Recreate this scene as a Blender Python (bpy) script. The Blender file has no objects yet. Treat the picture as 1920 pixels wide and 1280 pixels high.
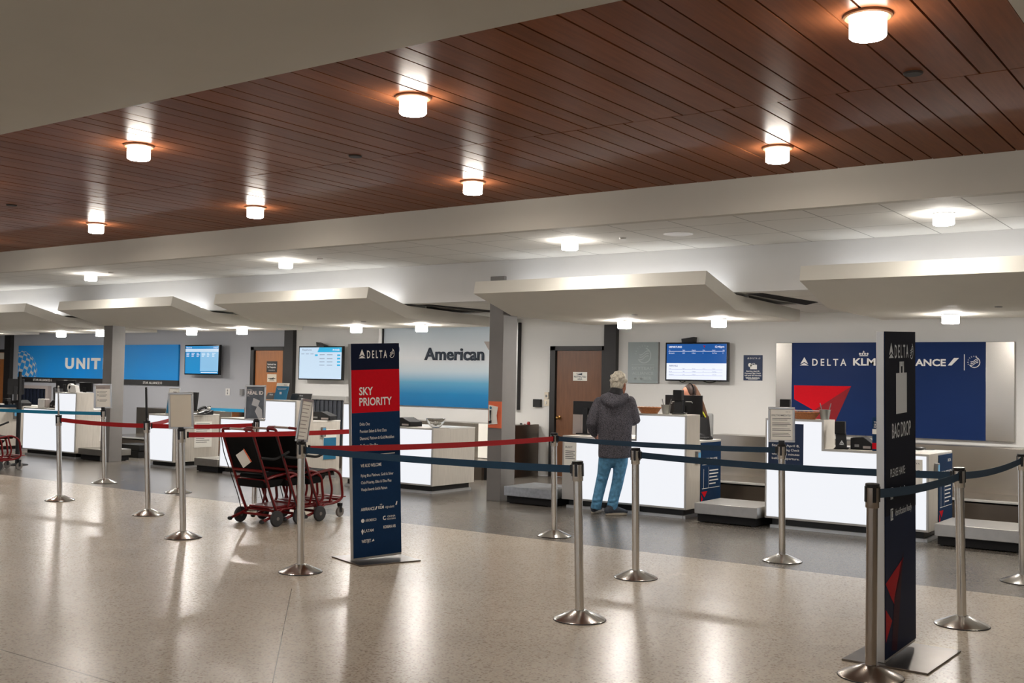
import bpy, bmesh, math, random
from math import sin, cos, pi, radians
from mathutils import Vector, Matrix
import numpy as np

random.seed(7)
C = bpy.context.scene.collection
SC = bpy.context.scene

# ------------------------------------------------------------------ camera
FOC, YAW, PITCH, ROLL, CAMH = 2031.2, 0.6192, 0.0362, -0.0182, 1.4965


def cam_axes():
    cy, sy = cos(YAW), sin(YAW)
    f = np.array([-sy * cos(PITCH), cy * cos(PITCH), sin(PITCH)])
    r = np.array([cy, sy, 0.0])
    d = np.cross(f, r)
    cr, sr = cos(ROLL), sin(ROLL)
    return cr * r + sr * d, -sr * r + cr * d, f


AX_R, AX_D, AX_F = cam_axes()
cam = bpy.data.cameras.new('camera')
cam.sensor_width = 36.0
cam.lens = 36.0 * FOC / 1920.0
cam.clip_start = 0.05
cam.clip_end = 200
cam_o = bpy.data.objects.new('camera', cam)
C.objects.link(cam_o)
m = Matrix.Identity(4)
for i in range(3):
    m[i][0] = AX_R[i]; m[i][1] = -AX_D[i]; m[i][2] = -AX_F[i]
m[2][3] = CAMH
cam_o.matrix_world = m
SC.camera = cam_o

# ------------------------------------------------------------------ world, exposure
SC.view_settings.view_transform = 'Standard'
SC.view_settings.look = 'None'
SC.view_settings.gamma = 1.0
SC.view_settings.exposure = 0.0
SC.view_settings.use_curve_mapping = False
world = bpy.data.worlds.new('world')
SC.world = world
world.use_nodes = True
world.node_tree.nodes['Background'].inputs[0].default_value = (0.9, 0.93, 1.0, 1)
world.node_tree.nodes['Background'].inputs[1].default_value = 4.2  # raised so the added windows give fill from the front
try:
    SC.cycles.use_denoising = True
    SC.cycles.max_bounces = 8
    SC.cycles.sample_clamp_indirect = 6.0
except Exception:
    pass

# light strengths
L_WOOD, L_TILE, L_CANOPY, L_COVE = (40.0, 215.0), (60.0, 200.0), (92.0, 560.0), 9.0   # (sides, lens below)


# ------------------------------------------------------------------ measuring helpers (a photo point on a known plane)
def ray(u, v):
    return AX_R * ((u - 960) / FOC) + AX_D * ((v - 640) / FOC) + AX_F


O = np.array([0, 0, CAMH])


def P(ax, val, u, v):
    d = ray(u, v)
    return O + d * ((val - O[ax]) / d[ax])


def F(u, v, z=0.0):
    return P(2, z, u, v)


def W(u, v, y=14.4):
    return P(1, y, u, v)


def Q(u, v, d):
    return O + ray(u, v) * d


# ------------------------------------------------------------------ materials
def lin(c):
    return tuple((x / 12.92 if x <= 0.04045 else ((x + 0.055) / 1.055) ** 2.4) for x in [k / 255.0 for k in c])


MATS = {}


def mat(name, rgb=(200, 200, 200), rough=0.5, metal=0.0, emit=0.0, spec=0.5, noise=0.0, nscale=8.0, bump=0.0, bscale=200.0,
        stretch=(1, 1, 1), alpha=1.0, trans=0.0, ior=1.45, rnoise=0.0, ecol=None):
    if name in MATS:
        return MATS[name]
    M = bpy.data.materials.new(name)
    M.use_nodes = True
    nt = M.node_tree
    b = nt.nodes['Principled BSDF']
    col = (*lin(rgb), 1)
    b.inputs['Base Color'].default_value = col
    b.inputs['Roughness'].default_value = rough
    b.inputs['Metallic'].default_value = metal
    b.inputs['Specular IOR Level'].default_value = spec
    b.inputs['IOR'].default_value = ior
    b.inputs['Transmission Weight'].default_value = trans
    b.inputs['Alpha'].default_value = alpha
    if emit:
        b.inputs['Base Color'].default_value = (*[k * 0.25 for k in lin(rgb)], 1)
        b.inputs['Emission Color'].default_value = (*lin(ecol or rgb), 1)
        b.inputs['Emission Strength'].default_value = emit
    if noise or bump or rnoise:
        tc = nt.nodes.new('ShaderNodeTexCoord')
        mp = nt.nodes.new('ShaderNodeMapping')
        mp.inputs['Scale'].default_value = stretch
        nt.links.new(tc.outputs['Object'], mp.inputs['Vector'])
        if noise or rnoise:
            n = nt.nodes.new('ShaderNodeTexNoise')
            n.inputs['Scale'].default_value = nscale
            n.inputs['Detail'].default_value = 5
            nt.links.new(mp.outputs[0], n.inputs['Vector'])
            if noise:
                r = nt.nodes.new('ShaderNodeMapRange')
                r.inputs['From Min'].default_value = 0.25
                r.inputs['From Max'].default_value = 0.75
                r.inputs['To Min'].default_value = 1 - noise
                r.inputs['To Max'].default_value = 1 + noise
                nt.links.new(n.outputs['Fac'], r.inputs['Value'])
                mx = nt.nodes.new('ShaderNodeMix')
                mx.data_type = 'RGBA'
                mx.blend_type = 'MULTIPLY'
                mx.inputs[0].default_value = 1
                mx.inputs[6].default_value = col
                nt.links.new(r.outputs[0], mx.inputs[7])
                nt.links.new(mx.outputs[2], b.inputs['Base Color'])
            if rnoise:
                r2 = nt.nodes.new('ShaderNodeMapRange')
                r2.inputs['To Min'].default_value = max(0.02, rough - rnoise)
                r2.inputs['To Max'].default_value = rough + rnoise
                nt.links.new(n.outputs['Fac'], r2.inputs['Value'])
                nt.links.new(r2.outputs[0], b.inputs['Roughness'])
        if bump:
            n2 = nt.nodes.new('ShaderNodeTexNoise')
            n2.inputs['Scale'].default_value = bscale
            n2.inputs['Detail'].default_value = 3
            nt.links.new(mp.outputs[0], n2.inputs['Vector'])
            bp = nt.nodes.new('ShaderNodeBump')
            bp.inputs['Strength'].default_value = bump
            bp.inputs['Distance'].default_value = 0.01
            nt.links.new(n2.outputs['Fac'], bp.inputs['Height'])
            nt.links.new(bp.outputs[0], b.inputs['Normal'])
    MATS[name] = M
    return M


def M_(name):
    return MATS[name]


mat('ceiling_paint', (188, 184, 174), 0.75, noise=0.02, nscale=3)
mat('soffit_paint', (214, 213, 211), 0.7, noise=0.02, nscale=3)
mat('canopy_paint', (212, 208, 198), 0.6, noise=0.02, nscale=4)
mat('column_paint', (122, 119, 117), 0.5, noise=0.04, nscale=6)
mat('black_frame', (38, 36, 36), 0.45, noise=0.08)
mat('black_plastic', (20, 20, 22), 0.4, noise=0.1, nscale=20)
mat('black_gloss', (12, 12, 14), 0.15, noise=0.05)
mat('black_matte', (24, 24, 26), 0.75, noise=0.15, nscale=30)
mat('grey_plastic', (128, 128, 128), 0.5, noise=0.05)
mat('white_plastic', (226, 224, 220), 0.4, noise=0.03)
mat('steel', (206, 203, 198), 0.22, 1.0, noise=0.02, nscale=30, rnoise=0.04)
mat('steel_plate', (176, 170, 162), 0.27, 1.0, noise=0.02, nscale=2, stretch=(2, 2, 0.5))
mat('steel_dark', (118, 110, 102), 0.32, 1.0, noise=0.03, nscale=3, stretch=(2, 2, 0.5), rnoise=0.06)
mat('scale_steel', (176, 174, 170), 0.4, 1.0, noise=0.08, nscale=14, rnoise=0.1)
mat('galvanised', (185, 190, 196), 0.42, 1.0, noise=0.2, nscale=22, rnoise=0.12)
mat('aluminium', (190, 190, 190), 0.3, 1.0, noise=0.04, nscale=20)
mat('silver_trim', (196, 195, 192), 0.35, 0.6, noise=0.03)
mat('counter_frame', (186, 184, 180), 0.4, 0.25, noise=0.04, nscale=12)
mat('counter_wood', (206, 200, 190), 0.45, noise=0.10, nscale=9, stretch=(9, 9, 0.5))
mat('counter_top', (226, 224, 218), 0.25, noise=0.03)
mat('light_panel', (90, 90, 92), 0.4, emit=0.93, ecol=(248, 250, 255))
mat('toe_black', (22, 22, 22), 0.4, noise=0.1)
mat('toe_trim', (190, 192, 194), 0.35, 0.6, noise=0.05)
mat('belt_red', (168, 8, 18), 0.65, noise=0.06, nscale=60)
mat('belt_navy', (24, 62, 88), 0.65, noise=0.06, nscale=60)
mat('belt_dark', (24, 52, 74), 0.65, noise=0.06, nscale=60)
mat('belt_teal', (20, 126, 165), 0.65, noise=0.06, nscale=60)
mat('sign_navy', (24, 52, 86), 0.55, ior=1.18, noise=0.05, nscale=40)
mat('sign_midnight', (20, 28, 50), 0.55, ior=1.18, noise=0.05, nscale=40)
mat('sign_ink', (13, 16, 30), 0.55, ior=1.18, noise=0.05, nscale=40)
mat('sign_red', (205, 16, 32), 0.55, ior=1.18, noise=0.04, nscale=40)
mat('sign_red_deep', (140, 38, 44), 0.55, ior=1.18, noise=0.04, nscale=40)
mat('letter_white', (240, 238, 234), 0.5, noise=0.02)
mat('letter_pale', (200, 204, 208), 0.5, noise=0.02)
mat('letter_dark', (52, 62, 76), 0.4, noise=0.04)
mat('letter_grey', (120, 120, 120), 0.6, noise=0.04)
mat('letter_black', (30, 32, 38), 0.6, noise=0.04)
mat('paper', (240, 238, 230), 0.7, noise=0.03)
mat('paper_cream', (226, 216, 198), 0.6, noise=0.02)
mat('paper_grey', (170, 160, 156), 0.6, noise=0.02)
mat('paper_blue', (34, 112, 150), 0.6, noise=0.04)
mat('orange_board', (228, 110, 72), 0.5, noise=0.05)
mat('plaque_glass', (150, 160, 160), 0.15, noise=0.03)
mat('plaque_letter', (178, 186, 186), 0.4, noise=0.03)
mat('door_wood', (112, 74, 50), 0.4, noise=0.18, nscale=5, stretch=(6, 6, 0.7))
mat('door_wood_light', (176, 112, 62), 0.4, noise=0.12, nscale=5, stretch=(6, 6, 0.7))
mat('brass', (190, 150, 90), 0.25, 1.0, noise=0.05)
mat('chair_red', (112, 14, 16), 0.32, 0.0, noise=0.1, nscale=20, spec=0.4)
mat('chair_fabric', (11, 11, 12), 0.8, noise=0.25, nscale=40, bump=0.15, spec=0.2)
mat('rubber', (54, 54, 56), 0.7, noise=0.1, nscale=40)
mat('wheel_grey', (118, 114, 110), 0.55, noise=0.06)
mat('basket', (172, 112, 70), 0.6, noise=0.25, nscale=60, bump=0.4, bscale=120)
mat('jacket', (86, 84, 90), 0.95, noise=0.85, nscale=110, bump=0.3, bscale=120, spec=0.1)
mat('jacket_dark', (36, 35, 38), 0.9, noise=0.5, nscale=120)
mat('denim', (96, 150, 186), 0.85, noise=0.35, nscale=30, bump=0.2, bscale=180, spec=0.2)
mat('skin', (150, 102, 82), 0.6, noise=0.06, nscale=30, spec=0.25)
mat('hair_grey', (190, 182, 166), 0.7, noise=0.35, nscale=70, bump=0.8, bscale=90)
mat('hair_brown', (80, 57, 44), 0.6, noise=0.35, nscale=40, stretch=(6, 6, 0.6), bump=0.5, spec=0.2)
mat('hair_dark', (40, 30, 26), 0.6, noise=0.3, nscale=40, spec=0.2)
mat('shoe_dark', (62, 68, 78), 0.7, noise=0.15, nscale=40)
mat('shoe_sole', (176, 166, 150), 0.7, noise=0.1, nscale=30)
mat('vest_black', (18, 18, 20), 0.7, noise=0.2, nscale=40)
mat('vest_yellow', (214, 214, 70), 0.6, noise=0.1)
mat('curtain', (58, 62, 70), 0.6, noise=0.2, nscale=20)
mat('curtain_dark', (22, 30, 48), 0.6, noise=0.2, nscale=20)
mat('dark_box', (16, 16, 17), 0.6, noise=0.1)
mat('void_black', (10, 9, 9), 0.9, noise=0.1)
mat('candy_red', (150, 30, 30), 0.4, noise=0.1)
mat('candy_white', (225, 220, 212), 0.5, noise=0.15, nscale=40)
for _n, _l, _c in (('drum', L_WOOD, (255, 246, 234)), ('drum_tile', L_TILE, (255, 249, 241)), ('drum_canopy', L_CANOPY, (255, 249, 242))):
    mat(_n, (255, 252, 244), 0.5, emit=_l[0], ecol=_c)
    mat(_n + '_lens', (255, 252, 244), 0.5, emit=_l[1], ecol=_c)
mat('led', (255, 255, 255), 0.5, emit=L_COVE, ecol=(246, 248, 255))
mat('drum_ring', (150, 112, 84), 0.35, 0.4, noise=0.05)
mat('vent_dark', (40, 30, 26), 0.6, noise=0.05)
mat('scr_blue', (44, 160, 230), 0.2, emit=0.55)
mat('scr_light', (206, 228, 248), 0.2, emit=0.8)
mat('scr_white', (236, 242, 255), 0.2, emit=0.86)
mat('scr_cyan', (60, 190, 240), 0.2, emit=0.7)
mat('scr_pale', (150, 205, 245), 0.2, emit=0.7)
mat('scr_navy', (18, 78, 148), 0.2, emit=0.95)
mat('scr_text', (240, 245, 255), 0.2, emit=0.9)
mat('scr_ink', (110, 130, 165), 0.2, emit=0.5)
mat('scr_red', (160, 40, 60), 0.2, emit=0.6)
mat('pad_blue', (110, 180, 220), 0.2, emit=0.4)


def glassy(name):
    M = bpy.data.materials.new(name)
    M.use_nodes = True
    b = M.node_tree.nodes['Principled BSDF']
    b.inputs['Base Color'].default_value = (0.95, 0.96, 0.96, 1)
    b.inputs['Roughness'].default_value = 0.03
    b.inputs['Transmission Weight'].default_value = 1.0
    b.inputs['IOR'].default_value = 1.3
    MATS[name] = M


glassy('clear_plastic')
mat('fill_window_glass', (235, 240, 240), 0.02, alpha=0.12)  # panes of the added fill windows


# floor: cream terrazzo with a grey strip along the counters and thin joints
def floor_mat():
    M = bpy.data.materials.new('terrazzo')
    M.use_nodes = True
    nt = M.node_tree
    N, L = nt.nodes, nt.links
    b = N['Principled BSDF']
    tc = N.new('ShaderNodeTexCoord')
    sep = N.new('ShaderNodeSeparateXYZ')
    L.new(tc.outputs['Object'], sep.inputs[0])

    def mth(op, a, bv=None):
        n = N.new('ShaderNodeMath')
        n.operation = op
        if isinstance(a, (int, float)):
            n.inputs[0].default_value = a
        else:
            L.new(a, n.inputs[0])
        if bv is not None:
            if isinstance(bv, (int, float)):
                n.inputs[1].default_value = bv
            else:
                L.new(bv, n.inputs[1])
        return n.outputs[0]

    def mix(fac, c1, c2, bt='MIX'):
        n = N.new('ShaderNodeMix')
        n.data_type = 'RGBA'
        n.blend_type = bt
        for sock, val in ((0, fac), (6, c1), (7, c2)):
            if isinstance(val, (int, float)):
                n.inputs[sock].default_value = val
            elif isinstance(val, tuple):
                n.inputs[sock].default_value = val
            else:
                L.new(val, n.inputs[sock])
        return n.outputs[2]

    strip = mth('GREATER_THAN', sep.outputs[1], 8.58)
    base = mix(strip, (*lin((198, 187, 171)), 1), (*lin((120, 115, 108)), 1))
    # chips
    v = N.new('ShaderNodeTexVoronoi')
    v.inputs['Scale'].default_value = 90
    L.new(tc.outputs['Object'], v.inputs['Vector'])
    cr = N.new('ShaderNodeValToRGB')
    cr.color_ramp.interpolation = 'CONSTANT'
    e = cr.color_ramp.elements
    e[0].position = 0; e[0].color = (0.55, 0.52, 0.5, 1)
    e[1].position = 0.12; e[1].color = (0.84, 0.83, 0.82, 1)
    for pos, col in ((0.3, (1, 1, 1, 1)), (0.75, (1.05, 1.04, 1.02, 1)), (0.88, (0.9, 0.86, 0.82, 1))):
        k = e.new(pos)
        k.color = col
    wn = N.new('ShaderNodeTexWhiteNoise')
    L.new(v.outputs['Color'], wn.inputs['Vector'])
    L.new(wn.outputs['Value'], cr.inputs['Fac'])
    chipped = mix(0.85, base, cr.outputs[0], 'MULTIPLY')
    n = N.new('ShaderNodeTexNoise')
    n.inputs['Scale'].default_value = 1.1
    n.inputs['Detail'].default_value = 4
    L.new(tc.outputs['Object'], n.inputs['Vector'])
    mr = N.new('ShaderNodeMapRange')
    mr.inputs['To Min'].default_value = 0.88
    mr.inputs['To Max'].default_value = 1.1
    L.new(n.outputs['Fac'], mr.inputs['Value'])
    cl = mix(1.0, chipped, mr.outputs[0], 'MULTIPLY')
    # joints: along the hall at y = 3.22 and one running obliquely
    j1 = mth('LESS_THAN', mth('ABSOLUTE', mth('SUBTRACT', sep.outputs[1], 3.22)), 0.004)
    diag = mth('ADD', mth('MULTIPLY', sep.outputs[0], JN[0]), mth('ADD', mth('MULTIPLY', sep.outputs[1], JN[1]), -JN[2]))
    j2 = mth('LESS_THAN', mth('ABSOLUTE', diag), 0.0025)
    lim = mth('LESS_THAN', sep.outputs[1], 5.4)
    j = mth('MAXIMUM', j1, mth('MULTIPLY', j2, lim))
    cl2 = mix(j, cl, (0.12, 0.1, 0.08, 1))
    L.new(cl2, b.inputs['Base Color'])
    r = N.new('ShaderNodeMapRange')
    r.inputs['To Min'].default_value = 0.23
    r.inputs['To Max'].default_value = 0.29
    L.new(n.outputs['Fac'], r.inputs['Value'])
    L.new(r.outputs[0], b.inputs['Roughness'])
    b.inputs['Specular IOR Level'].default_value = 0.32
    MATS['terrazzo'] = M


_a, _b = F(547, 1102)[:2], F(512, 1275)[:2]
_d = (_b - _a) / np.linalg.norm(_b - _a)
JN = (float(-_d[1]), float(_d[0]), float(-_d[1] * _a[0] + _d[0] * _a[1]))
floor_mat()


def wood_mat():
    M = bpy.data.materials.new('cherry_planks')
    M.use_nodes = True
    nt = M.node_tree
    N, L = nt.nodes, nt.links
    b = N['Principled BSDF']
    tc = N.new('ShaderNodeTexCoord')
    mp = N.new('ShaderNodeMapping')
    mp.inputs['Scale'].default_value = (22, 1.3, 22)
    L.new(tc.outputs['Object'], mp.inputs['Vector'])
    n = N.new('ShaderNodeTexNoise')
    n.inputs['Scale'].default_value = 2.0
    n.inputs['Detail'].default_value = 6
    n.inputs['Distortion'].default_value = 0.6
    L.new(mp.outputs[0], n.inputs['Vector'])
    cr = N.new('ShaderNodeValToRGB')
    cr.color_ramp.elements[0].position = 0.3
    cr.color_ramp.elements[0].color = (*lin((116, 68, 42)), 1)
    cr.color_ramp.elements[1].position = 0.75
    cr.color_ramp.elements[1].color = (*lin((132, 79, 49)), 1)
    L.new(n.outputs['Fac'], cr.inputs['Fac'])
    geo = N.new('ShaderNodeNewGeometry')
    mr = N.new('ShaderNodeMapRange')
    mr.inputs['To Min'].default_value = 0.86
    mr.inputs['To Max'].default_value = 1.14
    L.new(geo.outputs['Random Per Island'], mr.inputs['Value'])
    mx = N.new('ShaderNodeMix')
    mx.data_type = 'RGBA'
    mx.blend_type = 'MULTIPLY'
    mx.inputs[0].default_value = 1
    L.new(cr.outputs[0], mx.inputs[6])
    L.new(mr.outputs[0], mx.inputs[7])
    L.new(mx.outputs[2], b.inputs['Base Color'])
    b.inputs['Roughness'].default_value = 0.3
    b.inputs['IOR'].default_value = 1.09
    b.inputs['Specular IOR Level'].default_value = 0.5
    MATS['cherry_planks'] = M


wood_mat()


def tile_mat():
    M = bpy.data.materials.new('ceiling_tile')
    M.use_nodes = True
    nt = M.node_tree
    N, L = nt.nodes, nt.links
    b = N['Principled BSDF']
    tc = N.new('ShaderNodeTexCoord')
    sep = N.new('ShaderNodeSeparateXYZ')
    L.new(tc.outputs['Object'], sep.inputs[0])

    def line(sock, off, period):
        a = N.new('ShaderNodeMath'); a.operation = 'SUBTRACT'; a.inputs[1].default_value = off
        L.new(sock, a.inputs[0])
        p = N.new('ShaderNodeMath'); p.operation = 'PINGPONG'; p.inputs[1].default_value = period / 2
        L.new(a.outputs[0], p.inputs[0])
        c = N.new('ShaderNodeMath'); c.operation = 'LESS_THAN'; c.inputs[1].default_value = 0.006
        L.new(p.outputs[0], c.inputs[0])
        return c.outputs[0]
    mx = N.new('ShaderNodeMath'); mx.operation = 'MAXIMUM'
    L.new(line(sep.outputs[0], -2.06, 0.643), mx.inputs[0])
    L.new(line(sep.outputs[1], 9.37, 0.785), mx.inputs[1])
    mi = N.new('ShaderNodeMix'); mi.data_type = 'RGBA'
    mi.inputs[6].default_value = (*lin((214, 212, 206)), 1)
    mi.inputs[7].default_value = (*lin((150, 148, 142)), 1)
    L.new(mx.outputs[0], mi.inputs[0])
    L.new(mi.outputs[2], b.inputs['Base Color'])
    b.inputs['Roughness'].default_value = 0.85
    MATS['ceiling_tile'] = M


tile_mat()


def wall_mat():
    # the paint changes from blue-grey (left airline bay) to white at the dark mullions
    M = bpy.data.materials.new('wall_paint')
    M.use_nodes = True
    nt = M.node_tree
    N, L = nt.nodes, nt.links
    b = N['Principled BSDF']
    tc = N.new('ShaderNodeTexCoord')
    sep = N.new('ShaderNodeSeparateXYZ')
    L.new(tc.outputs['Object'], sep.inputs[0])
    c = N.new('ShaderNodeMath'); c.operation = 'GREATER_THAN'; c.inputs[1].default_value = -15.4
    L.new(sep.outputs[0], c.inputs[0])
    n = N.new('ShaderNodeTexNoise'); n.inputs['Scale'].default_value = 4
    L.new(tc.outputs['Object'], n.inputs['Vector'])
    mi = N.new('ShaderNodeMix'); mi.data_type = 'RGBA'
    mi.inputs[6].default_value = (*lin((172, 174, 180)), 1)
    mi.inputs[7].default_value = (*lin((222, 221, 218)), 1)
    L.new(c.outputs[0], mi.inputs[0])
    L.new(mi.outputs[2], b.inputs['Base Color'])
    b.inputs['Roughness'].default_value = 0.55
    MATS['wall_paint'] = M


wall_mat()


def grad_mat():
    # printed panel: white sky above a deepening blue sea
    M = bpy.data.materials.new('sky_print')
    M.use_nodes = True
    nt = M.node_tree
    N, L = nt.nodes, nt.links
    b = N['Principled BSDF']
    tc = N.new('ShaderNodeTexCoord')
    sep = N.new('ShaderNodeSeparateXYZ')
    L.new(tc.outputs['Object'], sep.inputs[0])
    mr = N.new('ShaderNodeMapRange')
    mr.inputs['From Min'].default_value = 1.03
    mr.inputs['From Max'].default_value = 2.4
    L.new(sep.outputs[2], mr.inputs['Value'])
    cr = N.new('ShaderNodeValToRGB')
    e = cr.color_ramp.elements
    e[0].position = 0.0; e[0].color = (*lin((10, 108, 166)), 1)
    e[1].position = 1.0; e[1].color = (*lin((196, 212, 224)), 1)
    for pos, c in ((0.16, (22, 122, 176)), (0.30, (92, 160, 196)), (0.44, (196, 212, 222)), (0.6, (222, 226, 230))):
        k = e.new(pos)
        k.color = (*lin(c), 1)
    L.new(mr.outputs[0], cr.inputs['Fac'])
    L.new(cr.outputs[0], b.inputs['Base Color'])
    b.inputs['Roughness'].default_value = 0.35
    MATS['sky_print'] = M
    M2 = bpy.data.materials.new('blue_print')
    M2.use_nodes = True
    nt = M2.node_tree
    b = nt.nodes['Principled BSDF']
    tc = nt.nodes.new('ShaderNodeTexCoord')
    n = nt.nodes.new('ShaderNodeTexNoise')
    n.inputs['Scale'].default_value = 0.6
    nt.links.new(tc.outputs['Object'], n.inputs['Vector'])
    cr = nt.nodes.new('ShaderNodeValToRGB')
    cr.color_ramp.elements[0].position = 0.35
    cr.color_ramp.elements[0].color = (*lin((48, 148, 220)), 1)
    cr.color_ramp.elements[1].position = 0.7
    cr.color_ramp.elements[1].color = (*lin((26, 144, 228)), 1)
    nt.links.new(n.outputs['Fac'], cr.inputs['Fac'])
    nt.links.new(cr.outputs[0], b.inputs['Base Color'])
    b.inputs['Roughness'].default_value = 0.45
    b.inputs['Specular IOR Level'].default_value = 0.15
    MATS['blue_print'] = M2


grad_mat()


# ------------------------------------------------------------------ mesh builder
FONT_CACHE = {}


def text_polys(s, bold=0.0, depth=0.0):
    key = (s, bold, depth)
    if key in FONT_CACHE:
        return FONT_CACHE[key]
    cu = bpy.data.curves.new('t', 'FONT')
    cu.body = s
    cu.size = 1.0
    cu.resolution_u = 3
    cu.offset = bold
    cu.fill_mode = 'FRONT'
    o = bpy.data.objects.new('t', cu)
    C.objects.link(o)
    dg = bpy.context.evaluated_depsgraph_get()
    me = bpy.data.meshes.new_from_object(o.evaluated_get(dg))
    v = [tuple(p.co) for p in me.vertices]
    f = [tuple(p.vertices) for p in me.polygons]
    bpy.data.objects.remove(o)
    bpy.data.curves.remove(cu)
    bpy.data.meshes.remove(me)
    FONT_CACHE[key] = (v, f)
    return v, f


class MB:
    def __init__(self):
        self.v = []
        self.f = []

    def add(self, vs, fs):
        o = len(self.v)
        self.v += [tuple(float(c) for c in p) for p in vs]
        self.f += [tuple(i + o for i in q) for q in fs]
        return self

    def box(self, x0, x1, y0, y1, z0, z1):
        if x0 > x1: x0, x1 = x1, x0
        if y0 > y1: y0, y1 = y1, y0
        if z0 > z1: z0, z1 = z1, z0
        vs = [(x0, y0, z0), (x1, y0, z0), (x1, y1, z0), (x0, y1, z0), (x0, y0, z1), (x1, y0, z1), (x1, y1, z1), (x0, y1, z1)]
        fs = [(0, 3, 2, 1), (4, 5, 6, 7), (0, 1, 5, 4), (1, 2, 6, 5), (2, 3, 7, 6), (3, 0, 4, 7)]
        return self.add(vs, fs)

    def prism(self, pts, ext):
        pts = [Vector(p) for p in pts]
        e = Vector(ext)
        n = len(pts)
        nor = Vector((0, 0, 0))
        for i in range(n):
            a, b = pts[i], pts[(i + 1) % n]
            nor += Vector(((a.y - b.y) * (a.z + b.z), (a.z - b.z) * (a.x + b.x), (a.x - b.x) * (a.y + b.y)))
        if nor.dot(e) > 0:
            pts = pts[::-1]
        vs = list(pts) + [p + e for p in pts]
        fs = [tuple(range(n)), tuple(range(2 * n - 1, n - 1, -1))]
        for i in range(n):
            j = (i + 1) % n
            fs.append((i, i + n, j + n, j))
        return self.add(vs, fs)

    def tube(self, pts, r, n=10, closed=False, caps=True):
        pts = [Vector(p) for p in pts]
        k = len(pts)
        rs = r if isinstance(r, (list, tuple)) else [r] * k
        vs, fs = [], []
        up = None
        for i in range(k):
            if closed:
                t = pts[(i + 1) % k] - pts[i - 1]
            else:
                t = pts[min(i + 1, k - 1)] - pts[max(i - 1, 0)]
            t.normalize()
            if up is None:
                up = Vector((0, 0, 1)) if abs(t.z) < 0.9 else Vector((1, 0, 0))
            a = t.cross(up)
            if a.length < 1e-5:
                a = t.cross(Vector((0, 1, 0.3)))
            a.normalize()
            bb = a.cross(t).normalized()
            up = bb
            for j in range(n):
                th = 2 * pi * j / n
                vs.append(pts[i] + (a * cos(th) + bb * sin(th)) * rs[i])
        for i in range(k if closed else k - 1):
            i2 = (i + 1) % k
            for j in range(n):
                j2 = (j + 1) % n
                fs.append((i * n + j, i * n + j2, i2 * n + j2, i2 * n + j))
        if caps and not closed:
            fs.append(tuple(range(n - 1, -1, -1)))
            fs.append(tuple((k - 1) * n + j for j in range(n)))
        return self.add(vs, fs)

    def lathe(self, prof, c=(0, 0, 0), n=28, axis='z', caps=True):
        vs, fs = [], []
        for r, z in prof:
            for j in range(n):
                th = 2 * pi * j / n
                if axis == 'z':
                    vs.append((c[0] + r * cos(th), c[1] + r * sin(th), c[2] + z))
                elif axis == 'x':
                    vs.append((c[0] + z, c[1] + r * cos(th), c[2] + r * sin(th)))
                else:
                    vs.append((c[0] + r * sin(th), c[1] + z, c[2] + r * cos(th)))
        k = len(prof)
        for i in range(k - 1):
            for j in range(n):
                j2 = (j + 1) % n
                fs.append((i * n + j, i * n + j2, (i + 1) * n + j2, (i + 1) * n + j))
        if caps and prof[0][0] > 1e-4:
            fs.append(tuple(range(n - 1, -1, -1)))
        if caps and prof[-1][0] > 1e-4:
            fs.append(tuple((k - 1) * n + j for j in range(n)))
        return self.add(vs, fs)

    def text(self, s, o, R, U, h, bold=0.0, width=None, align='l', depth=0.0012, spread=1.0):
        """lettering in the plane (o, R, U); h = height of capitals"""
        v, f = text_polys(s, bold)
        if not v:
            return self
        xs = [p[0] for p in v]
        x0, x1 = min(xs), max(xs)
        sc = h / 0.729
        sx = sc * spread
        if width:
            sx = width / (x1 - x0)
        off = {'l': x0, 'c': (x0 + x1) / 2, 'r': x1}[align]
        o, R, U = Vector(o), Vector(R).normalized(), Vector(U).normalized()
        Nn = R.cross(U)
        vs = [o + R * ((p[0] - off) * sx) + U * (p[1] * sc) + Nn * depth for p in v]
        return self.add(vs, f)

    def flat(self, pts, o, R, U, sc=1.0, depth=0.0012, sx=None):
        o, R, U = Vector(o), Vector(R).normalized(), Vector(U).normalized()
        Nn = R.cross(U)
        sx = sx or sc
        vs = [o + R * (p[0] * sx) + U * (p[1] * sc) + Nn * depth for p in pts]
        area = sum(pts[i][0] * pts[(i + 1) % len(pts)][1] - pts[(i + 1) % len(pts)][0] * pts[i][1] for i in range(len(pts)))
        idx = list(range(len(pts)))
        if area < 0:
            idx = idx[::-1]
        return self.add(vs, [tuple(idx)])

    def arc(self, cx, cy, r0, r1, a0, a1, o, R, U, sc=1.0, n=20, depth=0.0012, sx=None):
        for i in range(n):
            t0 = radians(a0 + (a1 - a0) * i / n)
            t1 = radians(a0 + (a1 - a0) * (i + 1) / n)
            self.flat([(cx + r0 * cos(t0), cy + r0 * sin(t0)), (cx + r1 * cos(t0), cy + r1 * sin(t0)),
                       (cx + r1 * cos(t1), cy + r1 * sin(t1)), (cx + r0 * cos(t1), cy + r0 * sin(t1))], o, R, U, sc, depth, sx)
        return self

    def build(self, name, material, parent=None, off=(0, 0, 0), bevel=0.0, sharp=32, seg=2):
        me = bpy.data.meshes.new(name)
        off = Vector(off)
        me.from_pydata([tuple(Vector(p) - off) for p in self.v], [], self.f)
        me.update()
        me.materials.append(MATS[material] if isinstance(material, str) else material)
        me.polygons.foreach_set('use_smooth', [True] * len(me.polygons))
        try:
            me.set_sharp_from_angle(angle=radians(sharp))
        except Exception:
            pass
        o = bpy.data.objects.new(name, me)
        C.objects.link(o)
        if parent is not None:
            o.parent = parent
        if bevel:
            b = o.modifiers.new('bevel', 'BEVEL')
            b.width = bevel
            b.segments = seg
            b.limit_method = 'ANGLE'
            b.angle_limit = radians(40)
        return o


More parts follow.
